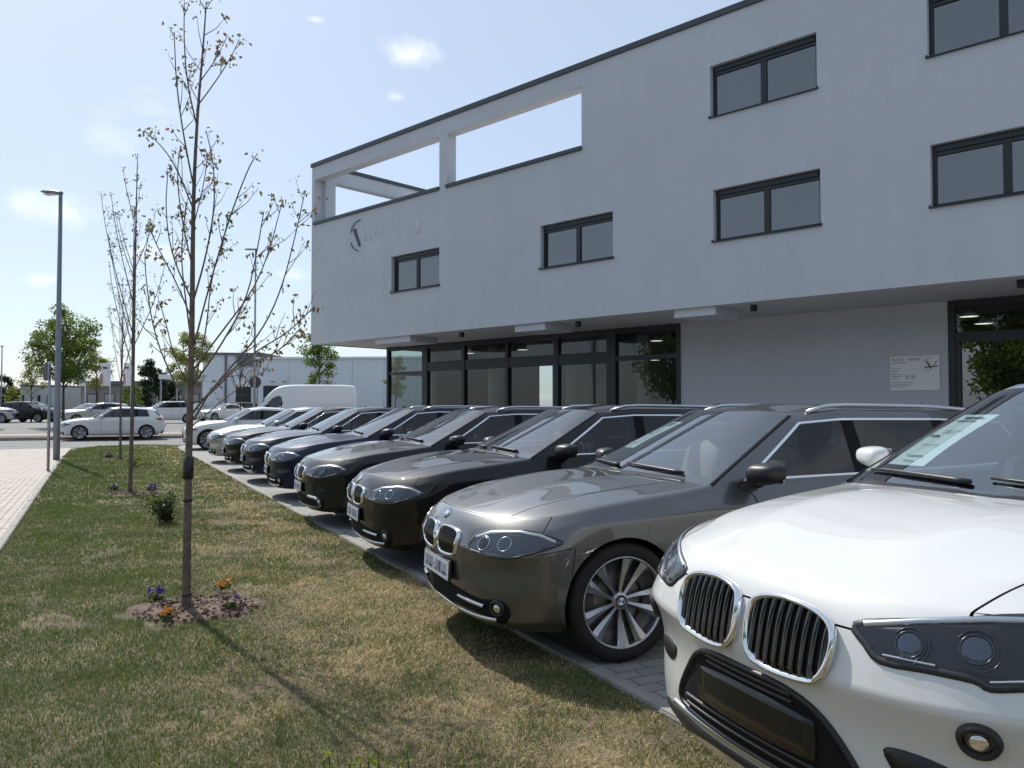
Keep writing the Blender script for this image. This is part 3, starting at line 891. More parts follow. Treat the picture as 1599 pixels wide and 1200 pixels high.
# ------------------------------------------------------------------ car library
def paint(name, color, metal=0.0, rough=0.35, coat=1.0):
    m = principled(name, color, rough, metal, coat, coat_rough=0.02, spec=0.5 if max(color) > .1 else 0.12)
    if max(color) < .1: m.node_tree.nodes['Principled BSDF'].inputs['Coat IOR'].default_value = 1.4
    return m
M['glass_car'] = glass_material('car_glass', (0.80, 0.92, 0.95), 0.82, ior=3.0)
M['glass_side'] = glass_material('side_glass', (0.75, 0.85, 0.85), 0.45, ior=1.6)
M['glass_dark'] = glass_material('privacy_glass', (0.6, 0.65, 0.65), 0.16, ior=1.6)
M['chrome'] = principled('chrome', (0.82, 0.83, 0.85), 0.07, metal=1.0)
M['satin'] = principled('satin_aluminium', (0.55, 0.57, 0.60), 0.28, metal=1.0)
M['alloy'] = principled('alloy_rim', (0.42, 0.43, 0.45), 0.30, metal=0.9)
M['alloy_dark'] = principled('alloy_dark', (0.09, 0.09, 0.095), 0.40, metal=0.7)
M['gloss_black'] = principled('gloss_black', (0.006, 0.006, 0.007), 0.08, coat=1.0)
M['liner'] = principled('cabin_liner', (0.010, 0.010, 0.011), 0.9, spec=0.2)
M['dash'] = principled('dashboard', (0.018, 0.018, 0.020), 0.7)
M['seat_dark'] = principled('seat_black', (0.016, 0.016, 0.017), 0.7)
M['seat_beige'] = principled('seat_beige', (0.33, 0.28, 0.22), 0.7)
M['lamp_inner'] = principled('lamp_housing', (0.085, 0.09, 0.10), 0.20, metal=0.8)
M['lamp_inner_dark'] = principled('lamp_housing_dark', (0.010, 0.011, 0.013), 0.25, metal=0.2)
M['lamp_cover'] = glass_material('lamp_cover', (0.96, 0.98, 1.0), 0.97, ior=1.42)
M['tail_red'] = principled('tail_lamp_red', (0.30, 0.008, 0.012), 0.12, coat=1.0)
M['plate_white'] = principled('plate_white', (0.42, 0.45, 0.50), 0.45)
M['plate_ink'] = principled('plate_ink', (0.16, 0.19, 0.27), 0.5)
M['emblem_blue'] = principled('emblem_blue', (0.02, 0.12, 0.42), 0.2, coat=1.0)
M['emblem_white'] = principled('emblem_white', (0.8, 0.8, 0.8), 0.2, coat=1.0)
M['paper'] = principled('price_sheet', (0.80, 0.88, 0.82), 0.7)
M['plate_base'] = principled('plate_base_plastic', (0.012, 0.012, 0.013), 0.18)
M['lamp_lens'] = principled('projector_lens', (0.10, 0.11, 0.13), 0.05, metal=0.9)
M['steel_disc'] = principled('brake_disc', (0.25, 0.24, 0.23), 0.45, metal=0.9)

def V3(*a): return Vector(a)
def catmull_closed(pts, n):
    P = [Vector(p) for p in pts]; m = len(P); out = []
    for i in range(m):
        p0, p1, p2, p3 = P[i - 1], P[i], P[(i + 1) % m], P[(i + 2) % m]
        for k in range(n):
            t = k / n
            out.append(0.5 * ((2 * p1) + (p2 - p0) * t + (2 * p0 - 5 * p1 + 4 * p2 - p3) * t * t + (3 * p1 - p0 - 3 * p2 + p3) * t ** 3))
    return out

NOSE_5 = [  # columns c0..c4, rows j0..j6 (x back from the nose, y half width, z)
    [(.09, 0, .20), (.030, 0, .26), (.012, 0, .40), (.006, 0, .53), (.0, 0, .645), (.035, 0, .755), (.10, 0, .818)],
    [(.09, .30, .20), (.035, .30, .26), (.018, .30, .40), (.012, .30, .53), (.004, .30, .64), (.045, .30, .75), (.115, .30, .815)],
    [(.15, .60, .195), (.10, .63, .255), (.090, .668, .40), (.100, .672, .52), (.066, .682, .618), (.148, .655, .742), (.222, .632, .808)],
    [(.34, .80, .195), (.285, .855, .255), (.285, .888, .41), (.295, .890, .53), (.276, .902, .630), (.360, .868, .762), (.44, .815, .835)],
    [(.47, .85, .195), (.46, .885, .25), (.46, .905, .43), (.47, .915, .56), (.49, .918, .675), (.56, .905, .800), (.63, .850, .872)]]
NOSE_X = [
    [(.12, 0, .25), (.06, 0, .32), (.03, 0, .45), (.018, 0, .58), (.0, 0, .71), (.025, 0, .880), (.085, 0, .948)],
    [(.12, .32, .25), (.065, .32, .32), (.042, .33, .45), (.048, .33, .585), (.006, .33, .71), (.037, .33, .875), (.098, .32, .945)],
    [(.17, .62, .245), (.125, .64, .315), (.125, .67, .45), (.145, .668, .595), (.074, .685, .725), (.130, .668, .868), (.20, .64, .940)],
    [(.34, .80, .24), (.30, .84, .31), (.30, .87, .46), (.322, .874, .60), (.285, .894, .735), (.345, .872, .875), (.42, .83, .955)],
    [(.46, .84, .24), (.45, .88, .31), (.45, .90, .48), (.46, .905, .61), (.48, .908, .755), (.55, .90, .905), (.62, .855, .990)]]

def estate_spec():
    return dict(
        nose=NOSE_5, L=4.907, wheel_x=(.835, 3.80), wheel_r=.338, arch_r=.372, tyre_y=.905,
        # columns c5.. : (x at belt, fender/belt y, belt z)
        c5=(.84, .868, .903), c6=(1.20, .872, .936),
        cols=[(1.46, .850, .975, 2.30, .585, 1.394), (1.62, .868, .962, 2.42, .60, 1.404),      # A1 A2
              (2.60, .880, .975, 2.66, .628, 1.432), (2.69, .880, .977, 2.75, .628, 1.432),     # B1 B2
              (3.50, .872, .998, 3.50, .618, 1.424), (3.61, .869, 1.002, 3.60, .615, 1.422),    # C1 C2
              (4.40, .815, 1.025, 4.28, .575, 1.385), (4.70, .745, 1.03, 4.50, .545, 1.362)],   # D1 D2
        c15=(4.80, .74, 1.00), tail_x=4.90, tail_w=.80, deck_z=.99,
        z_side=[.19, .255, .40, .56, .70, .845], y_side=[.80, .868, .900, .912, .918, .928],
        z_front=[.19, .255, .42, .58, .70, .825], cowl=(1.30, .655, 1.008), header=(2.15, 1.435), crown=.05,
        hood_bulge=.014, rear_head_x=4.56, rear_base_x=4.80)

def sedan_spec():
    s = estate_spec()
    s['cols'] = s['cols'][:4] + [(3.42, .875, .995, 3.30, .60, 1.405), (3.50, .872, .998, 3.40, .595, 1.395),
                                 (3.72, .86, 1.00, 3.56, .575, 1.365), (4.12, .80, 1.01, 3.72, .545, 1.335)]
    s['c15'] = (4.45, .79, 1.01); s['deck_z'] = 1.02; s['tail_x'] = 4.88; s['rear_head_x'] = 3.66; s['rear_base_x'] = 4.22
    s['header'] = (2.13, 1.425); s['no_quarter'] = True
    return s

def suv_spec():
    return dict(
        nose=NOSE_X, L=4.44, wheel_x=(.85, 3.52), wheel_r=.345, arch_r=.385, tyre_y=.895,
        c5=(.85, .868, 1.025), c6=(1.08, .872, 1.05),
        cols=[(1.27, .855, 1.10, 1.95, .63, 1.505), (1.41, .872, 1.085, 2.03, .65, 1.515),
              (2.28, .872, 1.08, 2.34, .68, 1.535), (2.37, .872, 1.08, 2.43, .68, 1.535),
              (3.16, .865, 1.09, 3.16, .635, 1.525), (3.26, .862, 1.095, 3.25, .633, 1.52),
              (3.86, .82, 1.11, 3.80, .60, 1.49), (4.20, .76, 1.11, 4.05, .57, 1.46)],
        c15=(4.33, .75, 1.08), tail_x=4.43, tail_w=.80, deck_z=1.07,
        z_side=[.24, .31, .46, .62, .78, .95], y_side=[.80, .865, .895, .905, .905, .905],
        z_front=[.24, .31, .48, .64, .79, .94], cowl=(1.05, .69, 1.135), header=(1.80, 1.545), crown=.05, hood_gap=.10, clam=True,
        hood_bulge=.02, rear_head_x=4.1, rear_base_x=4.33)

def hatch_spec():
    s = estate_spec()
    k = 4.33 / 4.907
    sx = lambda x: x if x < .9 else .9 + (x - .9) * (4.33 - .9) / (4.907 - .9)
    s['cols'] = [(sx(a), b * .95, c - .01, sx(d), e * .95, f - .005) for a, b, c, d, e, f in s['cols']]
    s['cols'][6] = (3.62, .80, .995, 3.50, .56, 1.365); s['cols'][7] = (4.05, .75, 1.0, 3.72, .53, 1.34)
    s['cols'][4] = (3.05, .825, .985, 3.02, .585, 1.41); s['cols'][5] = (3.13, .82, .99, 3.10, .58, 1.405)
    s['nose'] = [[(x, y * .95, z) for x, y, z in c] for c in NOSE_5]
    s['c5'] = (.84, .79, .90); s['c6'] = (1.13, .80, .93)
    s['c15'] = (4.20, .73, .97); s['tail_x'] = 4.32; s['tail_w'] = .76; s['deck_z'] = .97
    s['y_side'] = [y * .95 for y in s['y_side']]
    s['cowl'] = (1.22, .63, .975); s['header'] = (1.93, 1.42)
    s['rear_head_x'] = 3.85; s['rear_base_x'] = 4.18; s['wheel_x'] = (.80, 3.49); s['wheel_r'] = .318; s['arch_r'] = .352; s['tyre_y'] = .86
    s['L'] = 4.33
    return s

def scaled(s, fx, fy, fz):
    """a taller or shorter sister of a spec"""
    s = dict(s)
    s['nose'] = [[(x * fx, y * fy, z * fz) for x, y, z in c] for c in s['nose']]
    for k in ('c5', 'c6', 'c15'): s[k] = (s[k][0] * fx, s[k][1] * fy, s[k][2] * fz)
    s['cols'] = [(a * fx, b * fy, c * fz, d * fx, e * fy, f * fz) for a, b, c, d, e, f in s['cols']]
    s['z_side'] = [z * fz for z in s['z_side']]; s['z_front'] = [z * fz for z in s['z_front']]; s['y_side'] = [y * fy for y in s['y_side']]
    s['cowl'] = (s['cowl'][0] * fx, s['cowl'][1] * fy, s['cowl'][2] * fz); s['header'] = (s['header'][0] * fx, s['header'][1] * fz)
    for k in ('tail_x', 'rear_head_x', 'rear_base_x', 'L'): s[k] *= fx
    s['tail_w'] *= fy; s['deck_z'] *= fz; s['wheel_x'] = tuple(x * fx for x in s['wheel_x']); s['tyre_y'] *= fy
    return s

TAGS = ['body', 'front_bumper', 'hood', 'front_door', 'rear_door', 'windshield', 'front_glass', 'rear_glass', 'quarter_glass',
        'pillar', 'rear_pillar', 'roof', 'rear_window', 'tailgate', 'rear_bumper']
TI = {t: i for i, t in enumerate(TAGS)}

def car_shell(S, level):
    """subdivided shell of a car: returns mesh (material_index = tag)"""
    verts, index = [], {}
    def add(key, p):
        index[key] = len(verts); verts.append(Vector(p)); return index[key]
    NC = 20
    cols = S['cols']
    # tub
    for c in range(5):
        for j in range(7): add(('T', c, j), S['nose'][c][j])
    side_cols = [S['c5'], S['c6']] + [(a, b, z) for a, b, z, *_ in cols] + [S['c15']]
    for k, (x, yb, zb) in enumerate(side_cols):
        c = 5 + k
        fr = max(0.0, min(1.0, (x - .7) / 0.9))
        rear = max(0.0, (x - cols[5][0]) / (S['L'] - cols[5][0]))
        for j in range(6):
            z = S['z_front'][j] * (1 - fr) + S['z_side'][j] * fr
            if j >= 4: z += (zb - side_cols[4][2]) * (0.75 if j == 5 else .35) * (1 if x > 1.3 else .5)
            y = S['y_side'][j] * (1 - 0.16 * rear ** 2.2)
            if k == 0 and j == 5: y -= .004
            z += 0.05 * rear * (j < 2)
            add(('T', c, j), (x, y, z))
        add(('T', c, 6), (x, yb, zb))
    # rear columns 16..19
    tx, tw, dz = S['tail_x'], S['tail_w'], S['deck_z']
    zr = [S['z_side'][0] + .06, S['z_side'][1] + .05, S['z_side'][2], S['z_side'][3], S['z_side'][4] + .01, S['z_side'][5] + .03, dz]
    ex = [-.10, -.05, -.01, 0.0, -.015, -.05, -.10]
    for c, (fy, dxx) in zip((16, 17, 18, 19), ((1.0, -.16), (.80, -.04), (.42, -.005), (0, 0))):
        for j in range(7):
            add(('T', c, j), (tx + ex[j] + dxx, tw * fy * (1.0 if j < 5 else (.97 if j == 5 else .90)), zr[j]))
    for k, (x0, y0, z0, x1, y1, z1) in enumerate(cols):
        c = 7 + k
        for r, t in enumerate((.07, .88, 1.0)):
            b = math.sin(math.pi * t) * .022
            add(('G', c, r), (x0 + (x1 - x0) * t, y0 + (y1 - y0) * t ** 1.12 + b, z0 + (z1 - z0) * t))
    # hood
    cxx, cyy, czz = S['cowl']
    fa = [index[('T', a, 6)] for a in range(4)]
    A1 = verts[index[('T', 7, 6)]]
    cowl = [V3(cxx, 0, czz), V3(cxx + .02, cyy * .48, czz - .003), V3(cxx + .085, cyy, czz - .012)]
    tb = [0, S.get('hood_gap', .09), .36, .68, 1.0]
    for b in range(1, 5):
        edge = verts[index[('T', 3 + b, 6)]]
        f0, c0 = verts[fa[0]], cowl[0]
        q = 1 - (1 - tb[b]) ** 1.75
        zc = f0.z + (c0.z - f0.z) * q + S['hood_bulge'] * math.sin(math.pi * tb[b])
        for a in range(3):
            f, cw = verts[fa[a]], cowl[a]
            x = f.x + (cw.x - f.x) * tb[b]; y = f.y + (cw.y - f.y) * tb[b]
            fr = (y / max(edge.y, .01)) ** 2.6
            add(('H', b, a), (x, y, zc + (edge.z - zc) * fr * .95 + (.017 if a == 1 and 1 < b < 4 else 0)))
    hx, hz = S['header']
    for r, t in ((1, .07), (2, .88), (3, 1.0)):
        e = verts[index[('G', 7, r - 1)]]
        for a, (fy, dxx) in enumerate(((0, 0), (.5, .03), (.83, .085))):
            cw = cowl[a]
            top = V3(hx + dxx * .8, cols[0][4] * fy, hz - .012 * fy)
            p = cw.lerp(top, t); bl = math.sin(math.pi * t) * .005
            add(('W', r, a), (p.x - bl * .5, p.y, p.z + bl))
    for c in range(8, 15):
        e = verts[index[('G', c, 2)]]
        xr = e.x if c < 14 else S['rear_head_x']
        for a, fy in enumerate((0, .5, .84)):
            add(('R', c, a), (e.x + (xr - e.x) * (1 - fy ** 2), e.y * fy, e.z + S['crown'] * (1 - fy ** 2.2) * (.75 if c == 14 else 1)))
    D2 = cols[7]
    base = [V3(S['rear_base_x'], D2[1] * fy, D2[2] + .012 * (1 - fy)) for fy in (0, .5, .84)]
    for r, t in ((1, .12), (0, .93)):           # rows from the top: V1 at j8, V0 at j7
        for a in range(3):
            top = verts[index[('R', 14, a)]]
            p = top.lerp(base[a], t)
            add(('V', r, a), (p.x + .012, p.y, p.z))
    c15 = verts[index[('T', 15, 6)]]
    for a, fy in enumerate((0, .5, .84)):
        p = base[a]; add(('D', 14, a), p)
        rear = verts[index[('T', 19 - a, 6)]]
        q = p.lerp(rear, .55)
        add(('D', 15, a), (q.x, q.y, max(q.z, c15.z) + .012 * (1 - fy)))
    faces, tags = [], []
    def face(k, t): faces.append([index[q] for q in k]); tags.append(TI[t])
    T = lambda c, j: ('T', c, j)
    for c in range(19):
        for j in range(6):
            if c < 4: t = 'hood' if (S.get('clam') and j == 5 and c < 2) else 'front_bumper' if (c < 3 or j < 4) else 'body'
            elif c in (8, 9) and j >= 1: t = 'front_door'
            elif c == 10 and j >= 1: t = 'rear_door'
            elif c >= 15: t = 'rear_bumper' if j < 3 else 'tailgate' if c >= 16 else 'body'
            else: t = 'body'
            face((T(c, j), T(c + 1, j), T(c + 1, j + 1), T(c, j + 1)), t)
    noq = S.get('no_quarter')
    for c in range(7, 14):
        lev = lambda c_, r: T(c_, 6) if r == 0 else ('G', c_, r - 1)
        for r in range(3):
            if c == 7 or c == 13: t = 'body'
            elif r == 1: t = {8: 'front_glass', 9: 'pillar', 10: 'rear_glass', 11: 'rear_pillar', 12: 'body' if noq else 'quarter_glass'}[c]
            elif r == 0: t = 'front_door' if c in (8, 9) else 'rear_door' if c == 10 else 'body'
            else: t = 'body'
            face((lev(c, r), lev(c + 1, r), lev(c + 1, r + 1), lev(c, r + 1)), t)
    def hrow(b): return [T(a, 6) for a in range(4)] if b == 0 else [('H', b, a) for a in range(3)] + [T(3 + b, 6)]
    for b in range(4):
        for a in range(3):
            r0, r1 = hrow(b), hrow(b + 1)
            face((r0[a], r0[a + 1], r1[a + 1], r1[a]), 'hood' if a < 2 else 'body')
    def wrow(r): return hrow(4) if r == 0 else [('W', r, a) for a in range(3)] + [('G', 7, r - 1)]
    for r in range(3):
        for a in range(3):
            r0, r1 = wrow(r), wrow(r + 1)
            face((r0[a], r0[a + 1], r1[a + 1], r1[a]), 'windshield')
    def rrow(c): return wrow(3) if c == 7 else [('R', c, a) for a in range(3)] + [('G', c, 2)]
    for c in range(7, 14):
        for a in range(3):
            r0, r1 = rrow(c), rrow(c + 1)
            face((r0[a], r0[a + 1], r1[a + 1], r1[a]), 'roof')
    vr = [rrow(14), [('V', 1, a) for a in range(3)] + [('G', 14, 1)], [('V', 0, a) for a in range(3)] + [('G', 14, 0)],
          [('D', 14, a) for a in range(3)] + [T(14, 6)], [('D', 15, a) for a in range(3)] + [T(15, 6)], [T(19, 6), T(18, 6), T(17, 6), T(16, 6)]]
    for i in range(5):
        for a in range(3):
            face((vr[i][a], vr[i][a + 1], vr[i + 1][a + 1], vr[i + 1][a]), 'rear_window' if i == 1 else 'tailgate')
    # mirror
    n = len(verts); mp = {}
    allv = list(verts)
    for i, v in enumerate(verts):
        if abs(v.y) < 1e-6: mp[i] = i; v.y = 0
        else: mp[i] = len(allv); allv.append(Vector((v.x, -v.y, v.z)))
    allf = faces + [[mp[i] for i in f][::-1] for f in faces]
    me = bpy.data.meshes.new('cage')
    me.from_pydata([tuple(v) for v in allv], [], allf)
    for _ in TAGS: me.materials.append(None)
    me.polygons.foreach_set('material_index', tags + tags)
    # creases
    cr = {}
    def crease(k0, k1, w):
        for mm in (lambda i: i, lambda i: mp[i]):
            a, b = mm(index[k0]), mm(index[k1]); cr[(min(a, b), max(a, b))] = w
    for c in range(7, 14):
        crease(T(c, 6), T(c + 1, 6), .55)
        for r, w in ((0, .7), (1, .5), (2, .35)): crease(('G', c, r), ('G', c + 1, r), w)
        crease(T(c, 5), T(c + 1, 5), .75)
    for c in range(3, 7): crease(T(c, 6), T(c + 1, 6), .45); crease(T(c, 5), T(c + 1, 5), .70)
    for c in (7, 8, 9, 10, 11, 12, 13, 14):
        w = .6
        crease(T(c, 6), ('G', c, 0), w); crease(('G', c, 0), ('G', c, 1), .4 if c in (8, 13) else .8); crease(('G', c, 1), ('G', c, 2), w)
    for b in range(1, 4): crease(('H', b, 2), ('H', b + 1, 2), .55); crease(('H', b, 1), ('H', b + 1, 1), .8)
    for a in range(2): crease(('H', 4, a), ('H', 4, a + 1), .7); crease(('W', 3, a), ('W', 3, a + 1), .5)
    crease(('H', 4, 2), T(7, 6), .7); crease(('W', 3, 2), ('G', 7, 2), .5)
    for c in range(0, 3): crease(T(c, 6), T(c + 1, 6), .7)
    for c in range(0, 4):
        crease(T(c, 4), T(c + 1, 4), S.get('nose_crease', 1.0)); crease(T(c, 1), T(c + 1, 1), .5)
    for c in range(4, 15): crease(T(c, 1), T(c + 1, 1), .5)
    bm = bmesh.new(); bm.from_mesh(me)
    bmesh.ops.recalc_face_normals(bm, faces=bm.faces)
    lay = bm.edges.layers.float.new('crease_edge')
    bm.verts.ensure_lookup_table()
    for (a, b), w in cr.items():
        e = bm.edges.get((bm.verts[a], bm.verts[b]))
        if e: e[lay] = w
    bm.to_mesh(me); bm.free()
    o = bpy.data.objects.new('cage_tmp', me); COL.objects.link(o)
    md = o.modifiers.new('s', 'SUBSURF'); md.levels = level; md.render_levels = level; md.boundary_smooth = 'ALL'
    bpy.context.view_layer.update()
    dg = bpy.context.evaluated_depsgraph_get()
    ev = bpy.data.meshes.new_from_object(o.evaluated_get(dg))
    bpy.data.objects.remove(o)
    return ev

def cut_arches(bm, S):
    """open the wheel arches: snap the shell to a circle round each wheel and remove what is inside"""
    for wx in S['wheel_x']:
        Ra, zc = S['arch_r'], S['wheel_r']
        ins = set()
        for v in bm.verts:
            if abs(v.co.y) > .60:
                dx_, dz_ = v.co.x - wx, v.co.z - zc
                if dx_ * dx_ + dz_ * dz_ < Ra * Ra: ins.add(v)
        dele = [f for f in bm.faces if all(v in ins for v in f.verts)]
        for v in ins:
            dx_, dz_ = v.co.x - wx, v.co.z - zc
            r = math.hypot(dx_, dz_)
            if r > 1e-5: v.co.x = wx + dx_ / r * Ra; v.co.z = zc + dz_ / r * Ra
        bmesh.ops.delete(bm, geom=dele, context='FACES')
    loose = [v for v in bm.verts if not v.link_faces]
    bmesh.ops.delete(bm, geom=loose, context='VERTS')

def sweep_closed(pts, w, h, normals, closed=True):
    """ribbon of small box section along a loop lying on a surface"""
    bm = bmesh.new(); n = len(pts); rings = []
    for i in range(n):
        a = pts[(i - 1) % n] if closed or i else pts[i]; b = pts[(i + 1) % n] if closed or i < n - 1 else pts[i]
        d = (b - a).normalized(); nn = normals[i].normalized(); s = d.cross(nn).normalized()
        p = pts[i]
        prof = [(-w, -.006), (-w, h * .45), (-w * .5, h * .92), (0, h), (w * .5, h * .92), (w, h * .45), (w, -.006)]
        rings.append([bm.verts.new(p + s * u + nn * v) for u, v in prof])
    for i in range(n if closed else n - 1):
        A, B = rings[i], rings[(i + 1) % n]
        for k in range(len(A) - 1): bm.faces.new((A[k], A[k + 1], B[k + 1], B[k]))
    bmesh.ops.recalc_face_normals(bm, faces=bm.faces)
    return bm

class Shell:
    def __init__(self, me):
        bm = bmesh.new(); bm.from_mesh(me)
        self.bvh = BVHTree.FromBMesh(bm); bm.free()
    def snap(self, p, n=None):
        p = Vector(p)
        if n is not None:
            n = Vector(n).normalized()
            h = self.bvh.ray_cast(p + n * .6, -n, 1.5)
            if h[0] is not None: return h[0], h[1]
        h = self.bvh.find_nearest(p)
        return h[0], h[1]
    def decal(self, outline, n, off=.004, grid=.03, smooth=4, inflate=0.0, rim=True):
        """patch following the shell inside a closed outline, seen along -n"""
        n = Vector(n).normalized()
        t1 = Vector((0, 0, 1)).cross(n).normalized(); t2 = n.cross(t1)
        P = [self.snap(p, n)[0] for p in outline]
        P = catmull_closed(P, smooth) if smooth > 1 else P
        c = sum(P, Vector()) / len(P)
        uv = [((p - c).dot(t1), (p - c).dot(t2)) for p in P]
        bm = bmesh.new()
        bm.faces.new([bm.verts.new((u, v, 0)) for u, v in uv])
        us = [u for u, v in uv]; vs = [v for u, v in uv]
        def cuts(lo, hi, axis):
            k = lo + grid
            while k < hi - grid * .3:
                co = (k, 0, 0) if axis == 0 else (0, k, 0); no = (1, 0, 0) if axis == 0 else (0, 1, 0)
                bmesh.ops.bisect_plane(bm, geom=bm.verts[:] + bm.edges[:] + bm.faces[:], plane_co=co, plane_no=no)
                k += grid
        cuts(min(us), max(us), 0); cuts(min(vs), max(vs), 1)
        nor = {}
        bnd = {v for e in bm.edges if len(e.link_faces) < 2 for v in e.verts}
        ext = max(max(us) - min(us), max(vs) - min(vs))
        bco = [v.co.copy() for v in bnd]
        for v in bm.verts:
            q = c + t1 * v.co.x + t2 * v.co.y
            h, nn = self.snap(q, n)
            k = 0.0
            if inflate and v not in bnd:
                dmin = min((v.co - b).length for b in bco); k = inflate * min(1.0, dmin / .03)
            nor[v] = nn
            v.co = h + nn * (off + k)
        bmesh.ops.triangulate(bm, faces=[f for f in bm.faces if len(f.verts) > 4])
        if rim:
            be = [e for e in bm.edges if len(e.link_faces) < 2]
            g = bmesh.ops.extrude_edge_only(bm, edges=be)
            for v in [q for q in g['geom'] if isinstance(q, bmesh.types.BMVert)]:
                h = self.bvh.find_nearest(v.co); v.co = v.co - h[1] * (off + .006)
        bmesh.ops.recalc_face_normals(bm, faces=bm.faces)
        f0 = max(bm.faces, key=lambda f: f.calc_area())
        if f0.normal.dot(n) < 0: bmesh.ops.reverse_faces(bm, faces=bm.faces)
        return bm
    def ring(self, outline, n, w=.012, h=.016, smooth=5, off=0.0):
        P = [self.snap(p, n) for p in outline]
        pts = catmull_closed([p[0] for p in P], smooth)
        sn = [self.snap(p, n) for p in pts]
        return sweep_closed([a + b * off for a, b in sn], w, h, [b for a, b in sn])
    def strip(self, line, n, w, h, sub=4, off=0.0):
        P = [Vector(p) for p in line]; pts = []
        for i in range(len(P) - 1):
            for k in range(sub): pts.append(P[i].lerp(P[i + 1], k / sub))
        pts.append(P[-1])
        sn = [self.snap(p, n) for p in pts]
        return sweep_closed([a + b * off for a, b in sn], w, h, [b for a, b in sn], closed=False)

def flip_y(bm):
    for v in bm.verts: v.co.y = -v.co.y
    bmesh.ops.reverse_faces(bm, faces=bm.faces)
    return bm
PAINT_TAGS = {'body', 'front_bumper', 'hood', 'front_door', 'rear_door', 'roof', 'tailgate', 'rear_bumper'}
SIDED = {'front_door', 'rear_door', 'front_glass', 'rear_glass', 'quarter_glass', 'pillar', 'rear_pillar'}
PART_NAME = {'front_glass': 'side_window', 'rear_glass': 'side_window', 'quarter_glass': 'side_window', 'front_door': 'door', 'rear_door': 'door',
             'pillar': 'window_pillar', 'rear_pillar': 'window_pillar'}

def split_shell(me, S, root, pmat, glass_rear):
    bm = bmesh.new(); bm.from_mesh(me)
    bm.normal_update()
    nl = {v.index: v.normal.copy() for v in bm.verts}
    idl = bm.verts.layers.int.new('id')
    for v in bm.verts: v[idl] = v.index
    cut_arches(bm, S)
    groups = {}
    for f in bm.faces:
        t = TAGS[f.material_index]
        side = (1 if f.calc_center_median().y > 0 else -1) if t in SIDED else 0
        groups.setdefault((t, side), []).append(f)
    owner = {f: g for g, fs in groups.items() for f in fs}
    out = {}
    for g, fs in groups.items():
        t, side = g
        paintp = t in PAINT_TAGS
        vmap, vs, ns = {}, [], []
        shift = {}
        bedges = []
        for f in fs:
            for e in f.edges:
                others = [q for q in e.link_faces if owner[q] != g]
                if len([q for q in e.link_faces if owner[q] == g]) == 1:
                    bedges.append((e, f))
                    if others and paintp and TAGS[others[0].material_index] in PAINT_TAGS:
                        c = f.calc_center_median()
                        for v in e.verts: shift.setdefault(v, []).append(c)
        for f in fs:
            for v in f.verts:
                if v not in vmap:
                    vmap[v] = len(vs); p = v.co.copy()
                    if v in shift:
                        c = sum(shift[v], Vector()) / len(shift[v]); d = c - p
                        if d.length > 1e-5: p = p + d.normalized() * min(.0055 if t in ('hood', 'front_door', 'rear_door') else .003, d.length * .4)
                    vs.append(p); ns.append(nl[v[idl]])
        faces = [[vmap[v] for v in f.verts] for f in fs]
        lips = []
        if paintp:
            for e, f in bedges:
                lv = [l.vert for l in f.loops]
                a, b = e.verts
                ia, ib = lv.index(a), lv.index(b)
                if (ia + 1) % len(lv) != ib: a, b = b, a
                q = []
                for v in (b, a):
                    q.append(len(vs)); vs.append(vs[vmap[v]].copy()); ns.append((nl[v[idl]] * 1.0))
                for v in (a, b):
                    q.append(len(vs)); vs.append(vs[vmap[v]] - nl[v[idl]] * .016); ns.append((nl[v[idl]] * 1.0))
                faces.append(q); lips.append(len(faces) - 1)
        m2 = bpy.data.meshes.new(PART_NAME.get(t, t))
        m2.from_pydata([tuple(p) for p in vs], [], faces)
        m2.update(); m2.shade_smooth()
        m2.normals_split_custom_set_from_vertices([tuple(n) for n in ns])
        mat = pmat if paintp else (M['liner'] if 'pillar' in t else (M['glass_car'] if t == 'windshield' else M['glass_side'] if t == 'front_glass' else glass_rear))
        o = obj(PART_NAME.get(t, t), m2, mat, root)
        if lips:
            m2.materials.append(M['liner'])  # edge lips coloured black so the shut gaps always look shaded
            mi = np.zeros(len(m2.polygons), np.int32); mi[lips] = 1; m2.polygons.foreach_set('material_index', mi)
        out[g] = o
    # window surround loops
    loops = {}
    for side in (1, -1):
        gf = set(f for t in ('front_glass', 'rear_glass', 'quarter_glass', 'pillar', 'rear_pillar') for f in groups.get((t, side), []))
        ed = [e for f in gf for e in f.edges if len([q for q in e.link_faces if q in gf]) == 1]
        nxt = {}
        for e in ed:
            for v in e.verts: nxt.setdefault(v, []).append(e.other_vert(v))
        start = ed[0].verts[0]; loop = [start]; prev = None; cur = start
        while True:
            cand = [v for v in nxt[cur] if v is not prev]
            if not cand: break
            prev, cur = cur, cand[0]
            if cur is start: break
            loop.append(cur)
        loops[side] = ([v.co.copy() for v in loop], [nl[v[idl]].copy() for v in loop])
    bm.free()
    return out, loops

def liner_mesh(S):
    me = car_shell(S, 2)
    bm = bmesh.new(); bm.from_mesh(me); bm.normal_update()
    bmesh.ops.delete(bm, geom=[f for f in bm.faces if TAGS[f.material_index] in ('windshield', 'front_glass', 'rear_glass', 'quarter_glass', 'rear_window')], context='FACES')
    for v in bm.verts: v.co = v.co - v.normal * .024
    S2 = dict(S); S2['arch_r'] = S['arch_r'] + .02
    cut_arches(bm, S2)
    m2 = bpy.data.meshes.new('cabin_liner'); bm.to_mesh(m2); bm.free()
    m2.materials.clear(); m2.shade_smooth()
    return m2

